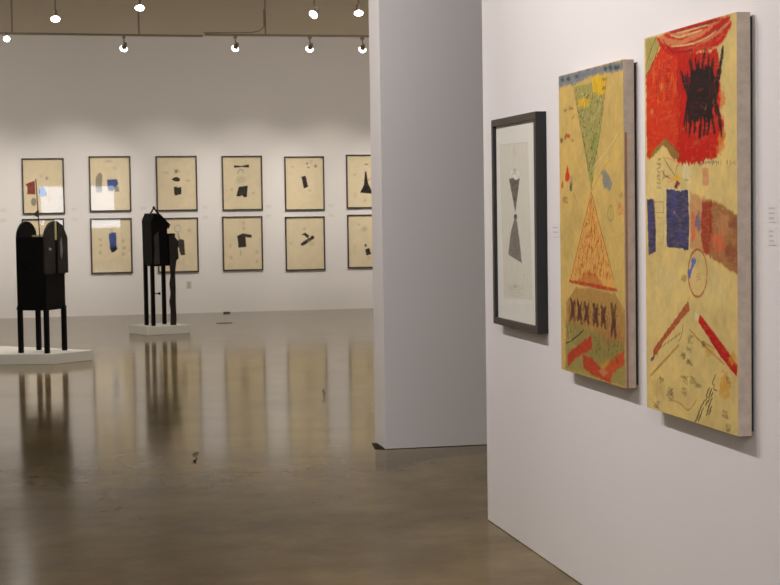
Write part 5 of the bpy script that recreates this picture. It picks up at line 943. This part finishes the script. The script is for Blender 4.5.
def house_sculpture():
    root = empty('house_sculpture', (1.431, 21.69, PH), math.radians(20))
    tag(root, 'black house-shaped wooden sculpture on stilts with a crossed stick peak', 'sculpture')
    Z = lambda z: z-PH
    for x, y in ((-.135, -.11), (-.135, .11), (.118, .11)):
        b = MB(); b.box(x-.023, x+.023, y-.023, y+.023, 0, Z(.92)); b.build('leg', root, [BLACKW], bevel=.003)
    b = MB(); b.prism([(-.15, Z(.885)), (.07, Z(.885)), (.07, Z(1.44)), (-.04, Z(1.555)), (-.115, Z(1.555)), (-.155, Z(1.47))], 'y', -.15, .15)
    b.build('body', root, [BLACKW], bevel=.003)
    b = MB(); b.prism([(-.04, Z(1.57)), (.115, Z(1.42)), (.09, Z(1.37)), (.05, Z(1.42)), (-.05, Z(1.54))], 'y', -.156, .156); b.build('roof_board', root, [BLACKW])
    b = MB(); b.prism([(-.152, Z(1.44)), (-.152, Z(1.475)), (-.11, Z(1.57)), (-.09, Z(1.555)), (-.15, Z(1.44))], 'y', -.156, .156); b.build('roof_board', root, [BLACKW])
    b = MB(); b.box(.07, .15, -.12, .14, Z(.885), Z(1.3)); b.box(.075, .19, -.125, -.02, Z(1.26), Z(1.305)); b.build('side_box', root, [BLACKW], bevel=.002)
    for s in (-1, 1):
        b = MB(); b.tube((-.105+s*.075, -.155-s*.012, Z(1.53)), (-.115-s*.016, -.155-s*.012, Z(1.655)), .011, n=6); b.build('crossed_stick', root, [BLACKW])
    L = [(.095, Z(.115)), (.10, Z(.3)), (.085, Z(.42)), (.105, Z(.52)), (.092, Z(.65)), (.11, Z(.76)), (.10, Z(.9)), (.09, Z(1.28)), (.16, Z(1.29)), (.185, Z(1.25)), (.225, Z(1.2)), (.215, Z(1.1)), (.225, Z(.98)), (.19, Z(.95)), (.168, Z(.8)), (.172, Z(.6)), (.168, Z(.4)), (.175, Z(.2)), (.17, Z(.115))]
    L[0] = (.095, 0); L[-1] = (.17, 0)
    b = MB(); b.prism(L, 'y', -.155, -.125); b.build('carved_plank', root, [GREYW], bevel=.003)['label'] = 'dark grey wavy carved plank serving as one leg'
    b = MB(); b.prism([(-.13, Z(.91)), (-.05, Z(.91)), (-.055, Z(1.2)), (-.06, Z(1.33)), (-.12, Z(1.28)), (-.115, Z(1.1))], 'y', -.162, -.15); b.build('front_panel', root, [mat('dull_black', srgb(44, 41, 39), .5, .3, 12)])
    b = MB(); b.tube((-.16, -.136, Z(.53)), (-.05, -.136, Z(.53)), .007, n=8); b.lathe([(0, -.02), (.016, -.01), (.016, .01), (0, .02)], Matrix.Translation((-.055, -.136, Z(.53))), n=8); b.build('peg', root, [BLACKW])
house_sculpture()

# ---------------------------------------------------------------- track lighting
def bar(name, p, q, s, mm, parent=None, bevel=0):
    b = MB(); b.tube(p, q, s, n=4); return b.build(name, parent, [mm])
def track(p, q, rods, label, conduit=False):
    root = empty('light_track', p); tag(root, label, 'light track', 'suspended light tracks')
    p = Vector(p); q = Vector(q); b = MB(); b.tube((0, 0, 0), q-p, .02, n=4); b.build('rail', root, [TRACK])
    d = q-p
    for t in rods:
        c = d*t; b = MB(); b.tube(c, (c.x, c.y, HC-p.z), .012, n=8); b.tube((c.x, c.y, HC-p.z-.03), (c.x, c.y, HC-p.z), .05, n=12)
        b.build('stem', root, [TRACK])
    if conduit:
        b = MB(); t = rods[0]; c = d*t; pts = [(c.x-.02, c.y, .35), (c.x-.02, c.y, .12), (c.x-.08, c.y, .06), (c.x-.2, c.y, .035), (c.x-.85, c.y, .028)]
        for a, e in zip(pts, pts[1:]): b.tube(a, e, .008, n=6)
        b.build('feed_cable', root, [TRACK])
    return root
track((-3.2, 22.60, 4.0), (2.19, 22.95, 4.0), (.02, .525, .838), 'left suspended light track before the back wall, ending above the prints')
track((2.20, 22.75, 4.0), (7.4, 22.97, 4.0), (.162, .6, .95), 'right suspended light track before the back wall, with a curved feed cable', True)
track((-3.6, 18.6, 4.08), (7.4, 18.6, 4.08), (.1, .5, .9), 'long light track crossing nearer than the two wall tracks, above the view')
track((-.5, -1.5, 4.1), (-.5, 9.5, 4.1), (.05, .5, .95), 'light track running alongside the right wall')

def lamp(x, y, ztrack, zhead, target, power, label, color=WARM, size=.052, spot=95, blend=.8, group='track spotlights'):
    root = empty('track_light', (x, y, ztrack)); tag(root, label, 'track light', group)
    drop = zhead-ztrack
    d = (Vector(target)-Vector((x, y, zhead))).normalized()
    R = d.to_track_quat('-Z', 'Y').to_matrix().to_4x4()
    M = Matrix.Translation((0, 0, drop)) @ R
    b = MB(); b.box(-.02, .02, -.05, .05, -.047, -.0145); b.tube((0, 0, -.03), (0, 0, drop+.07), .008, n=8); b.build('stem', root, [METAL])
    back = M @ Vector((0, 0, .05))
    b = MB(); b.tube((0, 0, drop+.08), back, .01, n=8); b.build('yoke', root, [METAL])
    k = size
    b = MB(); b.lathe([(0, .085), (k*.42, .082), (k*.5, .06), (k*.55, .03), (k*.72, .0), (k*.72, -.008), (0, -.008)], M); b.build('housing', root, [METAL], smooth=True)
    b = MB(); b.lathe([(0, -.048), (k*.5, -.045), (k*.85, -.036), (k*1.0, -.022), (k*.74, -.006), (0, -.006)], M); b.build('bulb', root, [BULB], smooth=True)
    l = bpy.data.lights.new('spot', 'SPOT'); l.energy = power; l.color = color; l.spot_size = math.radians(spot); l.spot_blend = blend; l.shadow_soft_size = .045
    lo = bpy.data.objects.new('spot', l); C.objects.link(lo); lo.parent = root; lo.matrix_local = Matrix.Translation((0, 0, drop)) @ R @ Matrix.Translation((0, 0, -.10))
    return root
# wall washers on the two far tracks; the outer ones are added, unseen
for x, tx, t in ((-3.0, -2.4, 'added off the left of view'), (-1.75, -1.0, 'second added off the left of view'), (1.111, .35, 'above the blue patch collage'), (2.621, 1.75, 'first right of the track joint'),
             (3.663, 3.1, 'second right of the track joint'), (4.413, 4.4, 'closest to the wall end'), (5.6, 5.7, 'added unseen past the wall end'), (6.8, 7.0, 'far right, added unseen past the wall end')):
    lamp(x, 22.60+.35*(x+3.2)/5.39 if x < 2.2 else 22.75+.22*(x-2.2)/5.2, 4.0, 3.83, (tx, YB, 1.55), P_BACK*{.35: 1.15, 1.75: .82, -1.0: 1.15}.get(tx, 1), 'small track spotlight turned to the back wall, '+t, spot=P_BACK_SPOT, blend=1)
lamp(-.44, 22.69, 4.0, 3.93, (-.55, 19.2, 1.1), P_MID*.5, 'round glowing spotlight at the left edge facing the viewer, on the far track', size=.042, spot=60)
# middle row
lamp(.166, 18.6, 4.08, 3.74, (.1, 17.2, 0), P_MID, 'glowing spotlight hanging above the arched black cabinet sculpture')
lamp(1.085, 18.6, 4.08, 3.87, (1.0, 17.2, 0), P_MID, 'glowing spotlight at the top edge above the blue patch collage')
lamp(3.044, 18.6, 4.08, 3.81, (1.2, 17.3, 1.6), P_MID, 'glowing spotlight tilted sideways near the top middle', spot=80)
lamp(3.554, 18.6, 4.08, 3.835, (3.5, 17.2, 0), P_MID, 'glowing spotlight at the top edge just left of the wall end')
track((-3.6, 13.6, 4.1), (1.9, 13.6, 4.1), (.1, .9), 'added near cross track, unseen above the frame, over the open floor')  # added track, unseen; its lamps brighten the sculptures and middle wall
for x, tg, t in ((-1.0, (0, 18, .6), 'to the arched cabinet sculpture'), (.6, (1.45, 21.6, .6), 'to the house-shaped sculpture'), (1.5, (3.4, 10.7, 1.5), 'to the middle wall')):
    lamp(x, 13.6, 4.1, 3.93, tg, P_MID, 'added unseen overhead spotlight turned '+t, spot=60)
# lamps over the right wall; the two nearest the viewer are added
for y, tz, k, t in ((.5, 1.5, .05, 'added nearest the viewer'), (3.0, 1.6, .15, 'added behind the nearest'), (5.2, 1.9, 1, 'for the large red and tan canvas'), (6.3, 2.1, 1.1, 'for the mustard canvas'), (7.4, 2.3, 1.5, 'for the black framed print')):
    lamp(-.5, y, 4.1, 3.93, (XR, y-.25, tz), P_RIGHT*k, 'track spotlight over the right wall, '+t, COOL, spot=95)
lamp(-.5, 9.2, 4.1, 3.93, (3.3, 10.6, 1.3), P_NEAR, 'added unseen track spotlight turned to the middle wall', COOL, spot=90)  # unseen lamp added to brighten the middle wall
lamp(-.5, -1.2, 4.1, 3.93, (-2.0, 4.0, 0), P_NEAR, 'added unseen track spotlight turned to the open floor', COOL, spot=120)  # unseen lamp added as general light near the viewer
